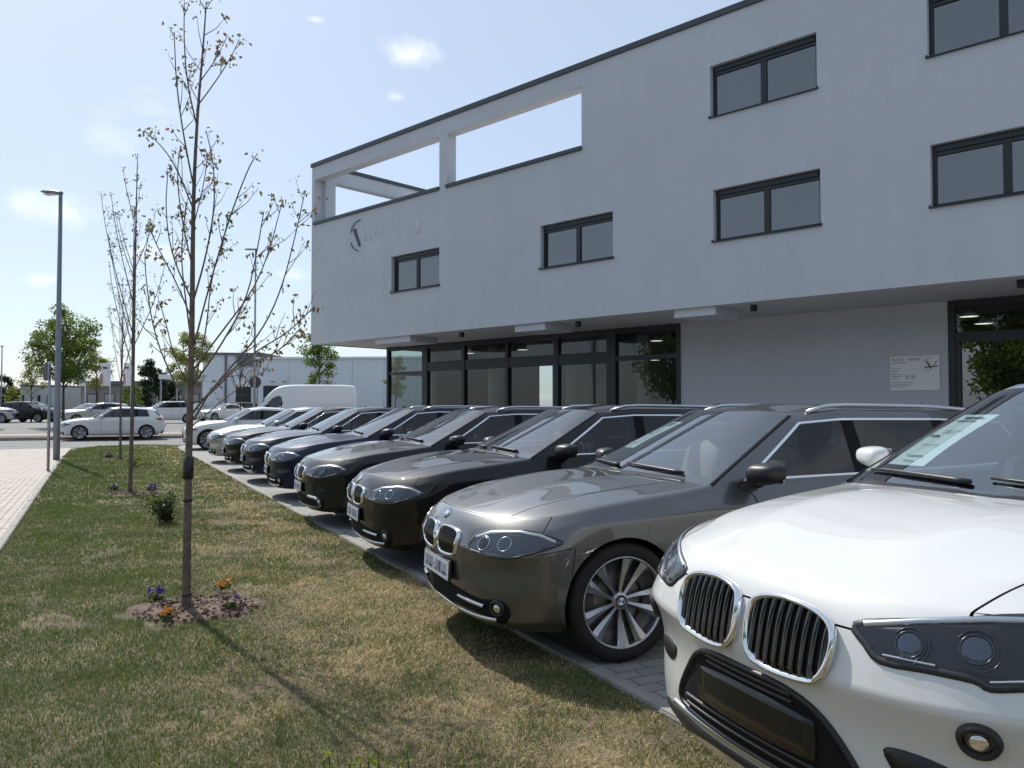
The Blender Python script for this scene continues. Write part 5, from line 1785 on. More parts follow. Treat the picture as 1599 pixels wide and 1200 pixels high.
lot(sed, 'navy', 'white', 312, 66, R(55), 'white saloon car in the car park right of the near tree trunk', 'saloon_car')
lot(suv, 'white', 'slate', 332, 68, R(35), 'dark slate SUV in the car park left of the white van', 'compact_suv')
lot(hat, 'white', 'anthracite', 28, 75, R(80), 'dark hatchback in the rear rank behind the two SUVs', 'hatchback')
lot(sed, 'navy', 'silver', 0, 78, R(80), 'silver saloon in the rear rank at the left picture edge', 'saloon_car')
lot(est, 'grey', 'white', 232, 72, R(20), 'white estate car in the rear rank behind the compact white car', 'estate_car')
lot(est, 'grey', 'anthracite', 150, 74, R(70), 'dark estate car in the rear rank behind the silver hatchback', 'estate_car')

# paper price sheets behind the windscreens
def price_sheet(root, S, y0, y1, t0, t1, label):
    cxx, cyy, czz = S['cowl']; hx, hz = S['header']
    o = empty('price_sheet', root.location, root.rotation_euler.z)
    tag(o, label, 'paper')
    def P(y, t):
        f = abs(y) / .7
        c = V3(cxx + .085 * f ** 1.5, y, czz - .012 * f); h = V3(hx + .075 * f ** 1.5, y * .86, hz - .012 * f)
        p = c.lerp(h, t); return p + V3(.030, 0, -.014)
    bm = bmesh.new(); n = 6
    g = [[bm.verts.new(P(y0 + (y1 - y0) * i / n, t0 + (t1 - t0) * j / n) + V3(0, 0, .012 * math.sin(math.pi * t0 + math.pi * j / n))) for i in range(n + 1)] for j in range(n + 1)]
    for j in range(n):
        for i in range(n): bm.faces.new((g[j][i], g[j][i + 1], g[j + 1][i + 1], g[j + 1][i]))
    obj('sheet', bm, M['paper'], o, smooth=True)
    for tt, a, b, w in ((.90, .22, .75, .030), (.84, .12, .66, .016), (.62, .30, .8, .008), (.58, .3, .6, .008), (.50, .1, .35, .03), (.34, .2, .7, .006), (.14, .25, .7, .012), (.06, .3, .6, .010)):
        bm = bmesh.new()
        q = []
        for (uu, vv) in ((a, tt), (b, tt), (b, tt + w * 1.2), (a, tt + w * 1.2)):
            p = P(y0 + (y1 - y0) * uu, t0 + (t1 - t0) * vv) + V3(-.0065, 0, .012 * math.sin(math.pi * t0 + math.pi * vv) + .003)
            q.append(bm.verts.new(p))
        bm.faces.new(q); obj('print_line', bm, M['print'], o)
    return o
price_sheet(suv, suv_spec(), .66, .44, .20, .76, 'pale green price sheet behind the windscreen of the white SUV')
price_sheet(est, estate_spec(), .60, .40, .34, .84, 'narrow white price sheet behind the windscreen of the grey estate')

# ---- delivery van
def build_van(loc, a):
    root = empty('delivery_van', loc, a)
    tag(root, 'white high roof delivery van parked behind the car row', 'van')
    pm = PT['white2']
    secs = [  # x, half width bottom, half width top, z bottom, z top
        (0.00, .72, .60, .45, .95), (.10, .86, .74, .36, 1.08), (.55, .97, .86, .34, 1.24), (.85, .99, .88, .34, 1.34), (1.25, 1.0, .86, .34, 1.86),
        (1.70, 1.0, .82, .34, 2.34), (2.0, 1.0, .80, .34, 2.52), (2.45, 1.0, .80, .34, 2.60), (3.5, 1.0, .80, .34, 2.62), (4.9, 1.0, .80, .34, 2.62), (5.75, 1.0, .80, .36, 2.60), (5.93, .97, .78, .40, 2.50)]
    bm = bmesh.new(); rings = []
    for x, wb, wt, z0, z1 in secs:
        ring = []
        zm = z0 + (z1 - z0) * .45
        prof = [(0, z0), (wb * .9, z0), (wb, z0 + .08), (wb, zm), (wt + (wb - wt) * .25, z1 - .22 * min(1, z1 - z0)), (wt, z1 - .06), (wt * .86, z1), (0, z1 + .02)]
        for y, z in prof: ring.append((y, z))
        full = ring + [(-y, z) for y, z in ring[-2:0:-1]]
        rings.append([bm.verts.new((x, y, z)) for y, z in full])
    for i in range(len(rings) - 1):
        for k in range(len(rings[0])):
            k2 = (k + 1) % len(rings[0]); bm.faces.new((rings[i][k], rings[i][k2], rings[i + 1][k2], rings[i + 1][k]))
    bm.faces.new(rings[0]); bm.faces.new(rings[-1][::-1])
    bmesh.ops.recalc_face_normals(bm, faces=bm.faces)
    me = bpy.data.meshes.new('t'); bm.to_mesh(me); bm.free()
    o = bpy.data.objects.new('van_tmp', me); COL.objects.link(o)
    md = o.modifiers.new('s', 'SUBSURF'); md.levels = 2
    bpy.context.view_layer.update()
    ev = bpy.data.meshes.new_from_object(o.evaluated_get(bpy.context.evaluated_depsgraph_get())); bpy.data.objects.remove(o)
    ev.shade_smooth(); ev.name = 'body'
    sh = Shell(ev)
    bm = bmesh.new(); bm.from_mesh(ev); cut_arches(bm, dict(wheel_x=(1.0, 4.65), arch_r=.40, wheel_r=.35)); bm.to_mesh(ev); bm.free()
    obj('body', ev, pm, root)
    ws = [(1.0, -.76, 1.42), (1.0, .76, 1.42), (1.55, .70, 2.06), (1.60, 0, 2.10), (1.55, -.70, 2.06)]
    obj('windshield', sh.decal([V3(*p) for p in ws], (-.8, 0, .6), .006, .12, 2), M['gloss_black'], root, smooth=True)
    for sg in (1, -1):
        sw = [(1.28, sg, 1.38), (2.12, sg, 1.38), (2.12, sg, 1.98), (1.80, sg, 1.98), (1.5, sg, 1.72)]
        obj('side_window', sh.decal([V3(*p) for p in sw], (0, sg, .1), .006, .1, 2), M['gloss_black'], root, smooth=True)
        obj('side_moulding', sh.strip([(1.6, sg, .75), (5.6, sg, .75)], (0, sg, 0), .05, .02, 10), M['black_plastic'], root)
        obj('headlight', sh.decal([V3(.05, sg * .6, .85), V3(.05, sg * .78, 1.05), V3(.45, sg * .92, 1.15), V3(.4, sg * .95, .95)], (-.8, sg * .6, 0), .006, .08, 3), M['lamp_inner'], root, smooth=True)
        m_ = obj('mirror', mirror_bm(sg), M['black_plastic'], root, smooth=True); m_.location = (1.45, sg * 1.14, 1.50); m_.scale = (1, 1, 2.0)
        obj('tail_light', sh.decal([V3(5.93, sg * .78, 1.0), V3(5.93, sg * .9, 1.0), V3(5.93, sg * .88, 1.5), V3(5.93, sg * .76, 1.5)], (1, 0, 0), .008, .1, 2), M['tail_red'], root)
    w0 = wheel_tree(.35, 5)
    first = True
    for wx in (1.0, 4.65):
        for sg in (1, -1):
            w = w0 if first else copy_tree(w0); first = False
            w.parent = root; w.location = (wx, sg * .85, .35); w.rotation_euler = (0, 0, 0 if sg > 0 else math.pi)
    box('underbody', .5, 5.7, -.66, .66, .30, .55, M['liner'], root)
    bm = bmesh.new(); bm_box(bm, 2.02, 2.10, -.03, .03, 2.5, 2.6, .01)
    return root
pv = at_depth(372, 640, 41)
build_van((pv.x, pv.y, 0.0), R(16))
# ------------------------------------------------------------------ vegetation
M['leaf_maple'] = leaf_material('maple_leaf', (0.13, 0.155, 0.05), (0.22, 0.13, 0.075), 0.45)
M['leaf_green'] = leaf_material('spring_leaf', (0.085, 0.145, 0.025), (0.21, 0.27, 0.05), 0.5)
M['leaf_yellow'] = leaf_material('yellow_green_leaf', (0.15, 0.19, 0.035), (0.30, 0.30, 0.07), 0.5)
M['leaf_dark'] = leaf_material('evergreen_leaf', (0.018, 0.034, 0.012), (0.045, 0.065, 0.022), 0.25)
M['leaf_bush'] = leaf_material('bush_leaf', (0.028, 0.050, 0.014), (0.07, 0.105, 0.028), 0.35)
M['leaf_shoot'] = leaf_material('shoot_leaf', (0.16, 0.25, 0.03), (0.28, 0.34, 0.05), 0.5)

def leaf_mesh(name, C, size, mat, droop=0.0, seed=1, fold=True, aspect=.62):
    """leaves as small folded quads at the points C (n,3), size (n,)"""
    r = np.random.default_rng(seed)
    n = len(C)
    az = r.uniform(0, 2 * np.pi, n); el = r.uniform(-1.2, .7, n) - droop
    d = np.stack([np.cos(az) * np.cos(el), np.sin(az) * np.cos(el), np.sin(el)], 1)
    up = r.normal(size=(n, 3)); s = np.cross(d, up); s /= np.linalg.norm(s, axis=1)[:, None] + 1e-9
    nn = np.cross(s, d)
    L = size[:, None]; W = L * aspect * .5
    V = np.zeros((n, 6, 3), np.float32)
    V[:, 0] = C
    V[:, 1] = C + d * L * .45 + s * W + nn * L * .10
    V[:, 2] = C + d * L * .95 + s * W * .3
    V[:, 3] = C + d * L
    V[:, 4] = C + d * L * .95 - s * W * .3
    V[:, 5] = C + d * L * .45 - s * W + nn * L * .10
    F = np.array([[0, 1, 2, 3], [0, 3, 4, 5]])
    loops = (np.arange(n)[:, None, None] * 6 + F[None]).reshape(-1)
    me = bpy.data.meshes.new(name)
    me.vertices.add(n * 6); me.vertices.foreach_set('co', V.ravel())
    me.loops.add(n * 8); me.loops.foreach_set('vertex_index', loops.astype(np.int32))
    me.polygons.add(n * 2); me.polygons.foreach_set('loop_start', (np.arange(n * 2) * 4).astype(np.int32))
    me.update(calc_edges=True)
    a = me.attributes.new('shade', 'FLOAT', 'POINT'); a.data.foreach_set('value', np.repeat(r.random(n).astype(np.float32) ** 1.3, 6))
    me.materials.append(mat)
    return me

def sample_poly(pts, n):
    pts = [Vector(p) for p in pts]; ln = [0]
    for a, b in zip(pts, pts[1:]): ln.append(ln[-1] + (b - a).length)
    out = []
    for k in range(n):
        s = ln[-1] * k / (n - 1)
        for i in range(len(pts) - 1):
            if s <= ln[i + 1] + 1e-9:
                t = (s - ln[i]) / max(1e-9, ln[i + 1] - ln[i]); out.append(pts[i].lerp(pts[i + 1], t)); break
    return out

def smooth_line(pts, it=2):
    pts = [Vector(p) for p in pts]
    for _ in range(it):
        o = [pts[0]]
        for a, b in zip(pts, pts[1:]): o += [a.lerp(b, .25), a.lerp(b, .75)]
        o.append(pts[-1]); pts = o
    return pts

def sparse_tree(root, trunk, branches, r0, rt, leaf_size, n_twig, seed, bark, leaf, leaves_per=5, br=.011):
    """young street tree: trunk and limbs given as polylines, twigs and leaf tufts added"""
    r = random.Random(seed)
    bm = bmesh.new()
    tl = smooth_line(trunk, 2); n = len(tl)
    H = [(p - tl[0]).length for p in tl]; tot = H[-1]
    rad = [rt + (r0 - rt) * (1 - h / tot) ** .9 + (.3 * r0 * max(0, 1 - h / .12)) for h in H]
    bm_tube(bm, tl, rad, 12)
    bmesh.ops.recalc_face_normals(bm, faces=bm.faces)
    obj('trunk', bm, bark, root, smooth=True)
    bm = bmesh.new(); C, S_ = [], []
    def tuft(p, k):
        for _ in range(k):
            C.append(p + Vector((r.gauss(0, 1), r.gauss(0, 1), r.gauss(-.3, 1))) * leaf_size * .55); S_.append(leaf_size * r.uniform(.5, 1.15))
    lines = [smooth_line(b, 2) for b in branches]
    for ln in lines:
        m = len(ln); L = sum((a - b).length for a, b in zip(ln, ln[1:]))
        bm_tube(bm, ln, [br * min(1.25, .35 + L * .55) * (1 - .78 * i / (m - 1)) + .0016 for i in range(m)], 6)
    for ln in lines + [tl[int(n * .45):]]:
        m = len(ln)
        L = sum((a - b).length for a, b in zip(ln, ln[1:]))
        nt = max(2, int(n_twig * L))
        P = sample_poly(ln, 60)
        for _ in range(nt):
            t = r.uniform(.25, 1.0); i = min(58, int(t * 59)); p = P[i]; d = (P[i + 1] - P[max(0, i - 1)]).normalized()
            side = Vector((r.gauss(0, 1), r.gauss(0, 1), r.gauss(0, .6))).normalized()
            tw = (d * .9 + side * .8 + Vector((0, 0, .35))).normalized(); l = r.uniform(.05, .26) * (1.1 - .4 * t) * min(1.6, max(.7, L))
            q = [p, p + tw * l * .5 + side * l * .06, p + tw * l + Vector((0, 0, .02 * l))]
            bm_tube(bm, q, [.0032, .0024, .0013], 4)
            tuft(q[2], r.randint(max(1, leaves_per - 3), leaves_per + 2))
            if r.random() < .5: tuft(q[1], r.randint(1, max(2, leaves_per - 2)))
        tuft(ln[-1], leaves_per + 2)
    bmesh.ops.recalc_face_normals(bm, faces=bm.faces)
    obj('branches', bm, bark, root, smooth=True)
    me = leaf_mesh('crown', np.array([tuple(c) for c in C]), np.array(S_), leaf, .5, seed)
    obj('crown', me, None, root)

# near maple: silhouettes of trunk and limbs read from the photograph at the tree's own depth
D0 = TREES[0].y
near = empty('maple_tree', TREES[0]); tag(near, 'young maple with thin dark trunk and sparse reddish leaves in the foreground lawn', 'tree', 'young trees along the lawn')
def loc(px, py, dd=0.0): return at_depth(px, py, D0 + dd) - TREES[0]
trunk = [V3(0, 0, -.02), loc(292, 850), loc(294, 740), loc(297, 620), loc(300, 500), loc(301, 380), loc(303, 280), loc(309, 170), loc(316, 90), loc(322, 8)]
rb = random.Random(4)
B_ = [
    [(303, 655, 0), (335, 600, -.1), (400, 548, -.25), (450, 520, -.35), (492, 478, -.4)],
    [(301, 645, 0), (350, 585, .1), (408, 520, .25), (440, 452, .35), (462, 365, .4), (476, 300, .45)],
    [(302, 600, 0), (340, 548, -.1), (385, 470, -.2), (402, 390, -.3), (412, 330, -.3)],
    [(304, 575, 0), (345, 520, .1), (395, 455, .3), (420, 395, .35), (440, 318, .4)],
    [(303, 540, 0), (318, 480, -.1), (340, 400, -.2), (362, 330, -.25), (388, 262, -.3), (402, 240, -.3)],
    [(302, 470, 0), (322, 400, .15), (336, 320, .2), (333, 250, .2), (322, 205, .2)],
    [(300, 645, 0), (268, 590, .1), (240, 520, .25), (228, 440, .3), (226, 395, .3)],
    [(299, 610, 0), (272, 560, -.15), (258, 500, -.25), (248, 470, -.3)],
    [(300, 500, 0), (275, 440, -.1), (245, 385, -.2), (232, 350, -.2)],
    [(300, 470, 0), (268, 400, .15), (258, 330, .2), (262, 270, .2)],
    [(301, 420, 0), (285, 350, -.1), (276, 280, -.15), (280, 240, -.15)],
    [(303, 330, 0), (275, 260, .1), (250, 225, .15), (226, 206, .2)],
    [(304, 300, 0), (286, 210, -.1), (275, 130, -.12), (272, 50, -.1)],
    [(308, 200, 0), (292, 130, .1), (287, 60, .1), (288, 5, .1)],
    [(309, 165, 0), (335, 130, -.1), (358, 95, -.15), (374, 62, -.2)],
    [(311, 130, 0), (338, 92, .1), (356, 55, .15)],
    [(303, 350, 0), (318, 290, -.1), (325, 240, -.1)],
    [(302, 560, 0), (290, 470, .2), (282, 400, .3), (290, 320, .35)],
    [(303, 600, 0), (322, 520, .3), (330, 430, .4), (352, 370, .45)],
    [(301, 630, 0), (325, 620, -.3), (372, 570, -.5), (430, 555, -.6), (470, 512, -.65)],
    [(301, 665, 0), (330, 640, .3), (380, 600, .5), (420, 575, .6)],
]
sparse_tree(near, trunk, [[loc(*q) for q in b] for b in B_], .031, .004, .037, 7.5, 5, M['bark'], M['leaf_maple'], 5, br=.0054)
# trunk bands
def band_ring(parent, p0, p1, r, mat):
    bm = bmesh.new(); bm_tube(bm, [p0, p1], r, 14); bmesh.ops.recalc_face_normals(bm, faces=bm.faces)
    obj('trunk_band', bm, mat, parent, smooth=True)
band_ring(near, loc(293.4, 748), loc(294.6, 714), .0375, M['black_plastic'])
band_ring(near, loc(293.0, 783), loc(293.1, 779), .034, M['black_plastic'])
band_ring(near, loc(291.5, 930), loc(291.5, 927), .040, M['bark_dark'])

def random_young(seed, H, n_br, spread):
    r = random.Random(seed)
    tr = [V3(0, 0, -.02), V3(r.uniform(-.03, .03), 0, H * .3), V3(r.uniform(-.05, .05), r.uniform(-.05, .05), H * .65), V3(r.uniform(-.06, .06), 0, H)]
    br = []
    for k in range(n_br):
        z = H * r.uniform(.33, .88); a = r.uniform(0, 6.28); l = (H * .95 - z) * r.uniform(.45, .8) + .15
        rx = spread * r.uniform(.5, 1.0) * (1.15 - z / H)
        br.append([V3(0, 0, z), V3(math.cos(a) * rx * .5, math.sin(a) * rx * .5, z + l * .4), V3(math.cos(a) * rx * .85, math.sin(a) * rx * .85, z + l * .75), V3(math.cos(a) * rx, math.sin(a) * rx, z + l)])
    return tr, br
for k, (t, H, lab) in enumerate([(TREES[1], 5.75, 'second young maple, thin and nearly bare, past the small bush'), (TREES[2], 5.1, 'third young maple, thin and bare, at the far end of the lawn')]):
    e = empty('maple_tree', t); tag(e, lab, 'tree', 'young trees along the lawn')
    tr, br = random_young(20 + k, H, 13, .85)
    sparse_tree(e, tr, br, 0.036, .005, .045, 5, 30 + k, M['bark'], M['leaf_maple'], 4, br=.006)

def leafy_tree(name, px, depth, top_py, width_px, label, leaf, seed, ground=.25, n=5200, crown_lo=.36, leaf_size=.13, cat='tree', group='leafy trees round the car park', dense=1.0, trunk_r=None, at=None, H=None, W=None):
    p = at if at is not None else at_depth(px, 640, depth)
    if H is None: H = (CAM_H + (636 - top_py) * depth / FPX) - ground
    if W is None: W = width_px * depth / FPX / 2
    e = empty(name, (p.x, p.y, ground)); tag(e, label, cat, group)
    r = random.Random(seed); g = np.random.default_rng(seed)
    tr_r = trunk_r or max(.05, H * .016)
    bm = bmesh.new(); bm_tube(bm, smooth_line([V3(0, 0, -.1), V3(r.uniform(-.05, .05), 0, H * .35), V3(r.uniform(-.15, .15), r.uniform(-.1, .1), H * .9)]), [tr_r * (1 - .8 * i / 8) for i in range(9)] + [tr_r * .18] * 6, 8)
    obj('trunk', bm, M['bark_dark'], e, smooth=True)
    # clumps spread through an egg-shaped crown, denser outside
    zc0, zc1 = H * crown_lo, H
    cl = []
    k = 0
    while len(cl) < int(34 * dense):
        k += 1
        v = Vector((r.uniform(-1, 1), r.uniform(-1, 1), r.uniform(-1, 1)))
        if v.length > 1 or (v.length < .35 and r.random() < .6): continue
        taper = 1.0 - .35 * max(0, v.z) - .1 * max(0, -v.z)
        cl.append((V3(v.x * W * taper * .86, v.y * W * taper * .86, (zc0 + zc1) / 2 + v.z * (zc1 - zc0) / 2 * .9), r.uniform(.16, .36) * W))
    bmb = bmesh.new()
    for c, s in cl:
        z0 = max(H * crown_lo * .8, c.z - abs(c.x) * .8 - .3)
        bm_tube(bmb, [V3(0, 0, z0), V3(c.x * .5, c.y * .5, (z0 + c.z) / 2 + .05), c], [tr_r * .3, tr_r * .18, .008], 5)
    obj('branches', bmb, M['bark_dark'], e, smooth=True)
    C = []
    per = n // len(cl)
    for c, s in cl:
        d = g.normal(size=(per, 3)); d /= np.linalg.norm(d, axis=1)[:, None]
        rad = s * g.random(per)[:, None] ** .5
        C.append(np.array(c)[None] + d * rad * np.array([1.15, 1.15, .8]))
    C = np.concatenate(C); S_ = g.uniform(.6, 1.2, len(C)) * leaf_size
    obj('crown', leaf_mesh('crown', C, S_, leaf, .2, seed), None, e)
    return e
leafy_tree('leafy_tree', 99, 47, 474, 118, 'bright green leafy tree behind the lamp post', M['leaf_green'], 41, n=11000, leaf_size=.15, dense=1.4)
leafy_tree('leafy_tree', 49, 62, 556, 55, 'sparse light green tree above the black SUV', M['leaf_yellow'], 42, n=1800, leaf_size=.13, dense=.6)
leafy_tree('leafy_tree', 298, 53, 510, 78, 'yellow green tree seen behind the near maple trunk', M['leaf_yellow'], 43, n=6500)
leafy_tree('leafy_tree', 498, 47, 500, 72, 'light green round tree in front of the white hall', M['leaf_green'], 44, n=4600, crown_lo=.25)
leafy_tree('leafy_tree', 618, 50, 545, 40, 'light green tree at the left edge of the shop front', M['leaf_yellow'], 45, n=2500)
leafy_tree('leafy_tree', 150, 70, 540, 60, 'pale green tree between the two white banners', M['leaf_yellow'], 46, n=5000)
leafy_tree('evergreen_tree', 232, 88, 560, 56, 'dark evergreen tree over the car park', M['leaf_dark'], 47, n=5200, crown_lo=.12, leaf_size=.26)
leafy_tree('evergreen_tree', 262, 92, 572, 40, 'small dark evergreen right of the large one', M['leaf_dark'], 48, n=3000, crown_lo=.12, leaf_size=.26)
leafy_tree('evergreen_tree', 6, 100, 583, 44, 'dark evergreen at the left edge of the picture', M['leaf_dark'], 49, n=3600, crown_lo=.10, leaf_size=.28)
leafy_tree('leafy_tree', 17, 84, 602, 30, 'pale round bush tree under the dark evergreen', M['leaf_yellow'], 50, n=1500, crown_lo=.1, leaf_size=.16)
leafy_tree('evergreen_tree', 36, 108, 594, 34, 'low dark evergreen beside the tall one at the left', M['leaf_dark'], 51, n=2600, crown_lo=.08, leaf_size=.28)
leafy_tree('leafy_tree', 205, 74, 588, 36, 'low green tree at the foot of the large evergreen', M['leaf_green'], 52, n=1800, crown_lo=.2, leaf_size=.16)
leafy_tree('evergreen_tree', 560, 120, 548, 14, 'far dark spruce showing above the white hall roof', M['leaf_dark'], 53, n=1500, crown_lo=.1, leaf_size=.26)
# trees on the other side of the street behind the viewer, seen as reflections in the glass
refl = [(-22, -6, 11), (-16, -15, 12.5), (-27, -18, 13), (-9, -22, 12), (-34, -2, 11), (2, -26, 12.5), (-20, -30, 14), (12, -24, 12), (22, -20, 13), (-38, 12, 12), (-32, -14, 14), (-4, -32, 14)]
base_r = None
words = ['nearest the sidewalk', 'beyond the nearest one', 'with the widest crown', 'standing straight behind the viewer', 'towards the road', 'right of the straight one', 'in the second line', 'opposite the entrance', 'opposite the building end', 'beside the crossing road', 'between road and sidewalk', 'at the very back']
for k, (x, y, H) in enumerate(refl):
    if base_r is None:
        base_r = leafy_tree('street_tree', 0, 1, 0, 1, 'tall street tree reflected in the glass, ' + words[k], M['leaf_green'], 60, ground=0, n=7000, leaf_size=.30, at=Vector((x, y, 0)), H=H, W=H * .36, group='trees across the street', crown_lo=.14)
    else:
        c = copy_tree(base_r); c.location = (x, y, 0); c.scale = (H / 11, H / 11, H / 11); c.rotation_euler = (0, 0, k * 1.3); c["label"] = 'tall street tree reflected in the glass, ' + words[k]

back = ['behind the showroom by the hall', 'behind the showroom middle', 'behind the showroom right half', 'far behind the showroom']
for k, (u_, n_) in enumerate(((3.0, 24), (9.5, 22), (16, 26), (6, 34))):
    q = corner + fs * u_ + fn * n_
    c = copy_tree(base_r); c.location = (q.x, q.y, 0); c.scale = (.62, .62, .5); c.rotation_euler = (0, 0, k * 2.1); c["label"] = 'green tree seen through the glass, ' + back[k]; c["group"] = 'trees behind the building'
# bare sapling before the hall
e = empty('bare_sapling', at_depth(375, 640, 52)); e.location.z = .25; tag(e, 'leafless sapling in front of the hall roller door', 'tree')
tr, br = random_young(77, 5.0, 14, 1.2); sparse_tree(e, tr, br, .05, .008, .03, 5, 78, M['bark_dark'], M['leaf_maple'], 1, br=.02)

# ---- soil patches and flowers at the tree feet
def soil_patch(t, rx, ry, seed, label):
    r = random.Random(seed)
    bm = bmesh.new(); N = 40; rings = []
    ph = [r.uniform(0, 6.28) for _ in range(4)]
    for q, f in enumerate((0.0, .25, .5, .75, .92, 1.0)):
        ring = []
        for k in range(N):
            a = 2 * math.pi * k / N
            e_ = 1 + .12 * math.sin(2 * a + ph[0]) + .09 * math.sin(3 * a + ph[1]) + .05 * math.sin(7 * a + ph[2])
            z = .030 * (1 - f ** 2) + r.uniform(-.006, .006) - (.028 if q == 5 else .0)
            ring.append(bm.verts.new((t.x + rx * f * e_ * math.cos(a), t.y + ry * f * e_ * math.sin(a), z)))
        rings.append(ring)
    for A, B in zip(rings, rings[1:]):
        for k in range(N): bm.faces.new((A[k], B[k], B[(k + 1) % N], A[(k + 1) % N]))
    bmesh.ops.remove_doubles(bm, verts=bm.verts, dist=.0005)
    bmesh.ops.recalc_face_normals(bm, faces=bm.faces)
    o = obj('soil_patch', bm, M['soil'], None, smooth=True); o["kind"] = "structure"
    bm = bmesh.new()
    for _ in range(420):
        a = r.uniform(0, 6.28); f = r.random() ** .5 * .97; s = r.uniform(.004, .017)
        m_ = Matrix.Translation((t.x + rx * f * math.cos(a), t.y + ry * f * math.sin(a), .030 * (1 - f * f) + s * .2)) @ Matrix.Rotation(r.uniform(0, 6), 4, (r.random(), r.random(), r.random() + .1)) @ Matrix.Diagonal((s, s * r.uniform(.6, 1), s * r.uniform(.5, .9), 1))
        bmesh.ops.create_icosphere(bm, subdivisions=1, radius=1.0, matrix=m_)
    o2 = obj('clods', bm, M['soil'], o); o2["kind"] = "stuff"
soil_patch(TREES[0] + V3(.06, .05, 0), .44, .40, 1, '')
soil_patch(TREES[1] + V3(.05, .05, 0), .45, .42, 2, '')
soil_patch(TREES[2] + V3(.05, .05, 0), .45, .42, 3, '')

def petals(name, cols): return leaf_material(name, cols[0], cols[1], .3)
M['fl_orange'] = petals('petal_orange', [(0.50, 0.16, 0.02), (0.58, 0.33, 0.04)])
M['fl_purple'] = petals('petal_purple', [(0.07, 0.035, 0.22), (0.14, 0.07, 0.34)])
M['fl_pale'] = petals('petal_pale', [(0.30, 0.22, 0.30), (0.10, 0.05, 0.10)])
def pansy(px, py, petal, label, s=1.0, n=7):
    p = on_ground(px, py)
    e = empty('pansy_plant', (p.x, p.y, .012)); tag(e, label, 'flower', 'pansies planted round the tree feet')
    r = np.random.default_rng(int(px * 7 + py))
    C = r.normal(size=(70, 3)) * np.array([.034, .034, .012]) * s + np.array([0, 0, .022 * s])
    obj('leaves', leaf_mesh('leaves', C, r.uniform(.022, .040, 70) * s, M['leaf_bush'], -.3, int(px)), None, e)
    C = []
    for k in range(n):
        c = np.array([r.normal() * .036, r.normal() * .036, .055 + r.random() * .035]) * s
        for q in range(6): C.append(c + r.normal(size=3) * .008 * s)
    obj('petals', leaf_mesh('petals', np.array(C), np.full(len(C), .030 * s), petal, -.2, int(py), aspect=1.0), None, e)
pansy(259, 972, M['fl_orange'], 'orange pansy at the front of the near tree soil patch', .85, 6)
pansy(347, 924, M['fl_orange'], 'orange yellow pansy behind and right of the near tree trunk', .85, 6)
pansy(243, 940, M['fl_purple'], 'purple pansy left of the near tree trunk', .9, 6)
pansy(362, 954, M['fl_pale'], 'faded grey green pansy right of the near tree trunk', 1.0, 5)
pansy(178, 768, M['fl_pale'], 'dark pale-eyed pansy left of the second tree', 1.3, 7)
pansy(237, 768, M['fl_purple'], 'purple pansy clump right of the second tree', 1.2, 7)
pansy(168, 716, M['fl_pale'], 'pale pansy left of the third tree', 1.7, 8)

def bush(px, py, w, h, leaf, label, n, ls, seed, name='small_bush'):
    p = on_ground(px, py); e = empty(name, (p.x, p.y, 0)); tag(e, label, 'bush')
    r = np.random.default_rng(seed); rr = random.Random(seed)
    bm = bmesh.new(); C = []
    for k in range(16):
        a = rr.uniform(0, 6.28); l = rr.uniform(.6, 1.0)
        tip = V3(math.cos(a) * w * .5 * rr.uniform(.3, 1), math.sin(a) * w * .5 * rr.uniform(.3, 1), h * l)
        bm_tube(bm, [V3(0, 0, -.01), tip * .5 + V3(0, 0, .02), tip], [.006, .004, .002], 5)
        for q in range(n // 16):
            t = r.uniform(.15, 1.0); C.append(np.array(tip) * t + r.normal(size=3) * w * .08)
    obj('stems', bm, M['bark_dark'], e)
    C = np.array(C); C[:, 2] = np.maximum(C[:, 2], .01)
    obj('leaves', leaf_mesh('leaves', C, r.uniform(.6, 1.2, len(C)) * ls, leaf, -.4, seed), None, e)
bush(259, 816, .40, .34, M['leaf_bush'], 'small dark green bush on the lawn beside the near tree', 900, .045, 81)
bush(206, 731, .5, .32, M['leaf_yellow'], 'low yellowish shrub at the foot of the second tree row', 200, .05, 82)
# leafy shoots at the bottom edge of the picture
p0 = on_ground(575, 1199)
e = empty('young_shrub', (p0.x, p0.y - .08, 0)); tag(e, 'bright green shrub shoots at the bottom edge of the picture', 'shrub')
rr = random.Random(9); bm = bmesh.new(); C = []
for k in range(9):
    x = -.16 + .043 * k + rr.uniform(-.02, .02); h = rr.uniform(.06, .13); y = rr.uniform(-.06, .05)
    tip = V3(x + rr.uniform(-.02, .02), y, h)
    bm_tube(bm, [V3(x, y, -.02), tip], [.0035, .0018], 5)
    for q in range(9):
        t = .35 + .65 * q / 8; C.append(V3(x, y, 0).lerp(tip, t) + V3(rr.gauss(0, .006), rr.gauss(0, .006), 0))
obj('stems', bm, M['bark_dark'], e)
obj('leaves', leaf_mesh('leaves', np.array([tuple(c) for c in C]), np.array([rr.uniform(.016, .030) for _ in C]), M['leaf_shoot'], -.8, 5), None, e)

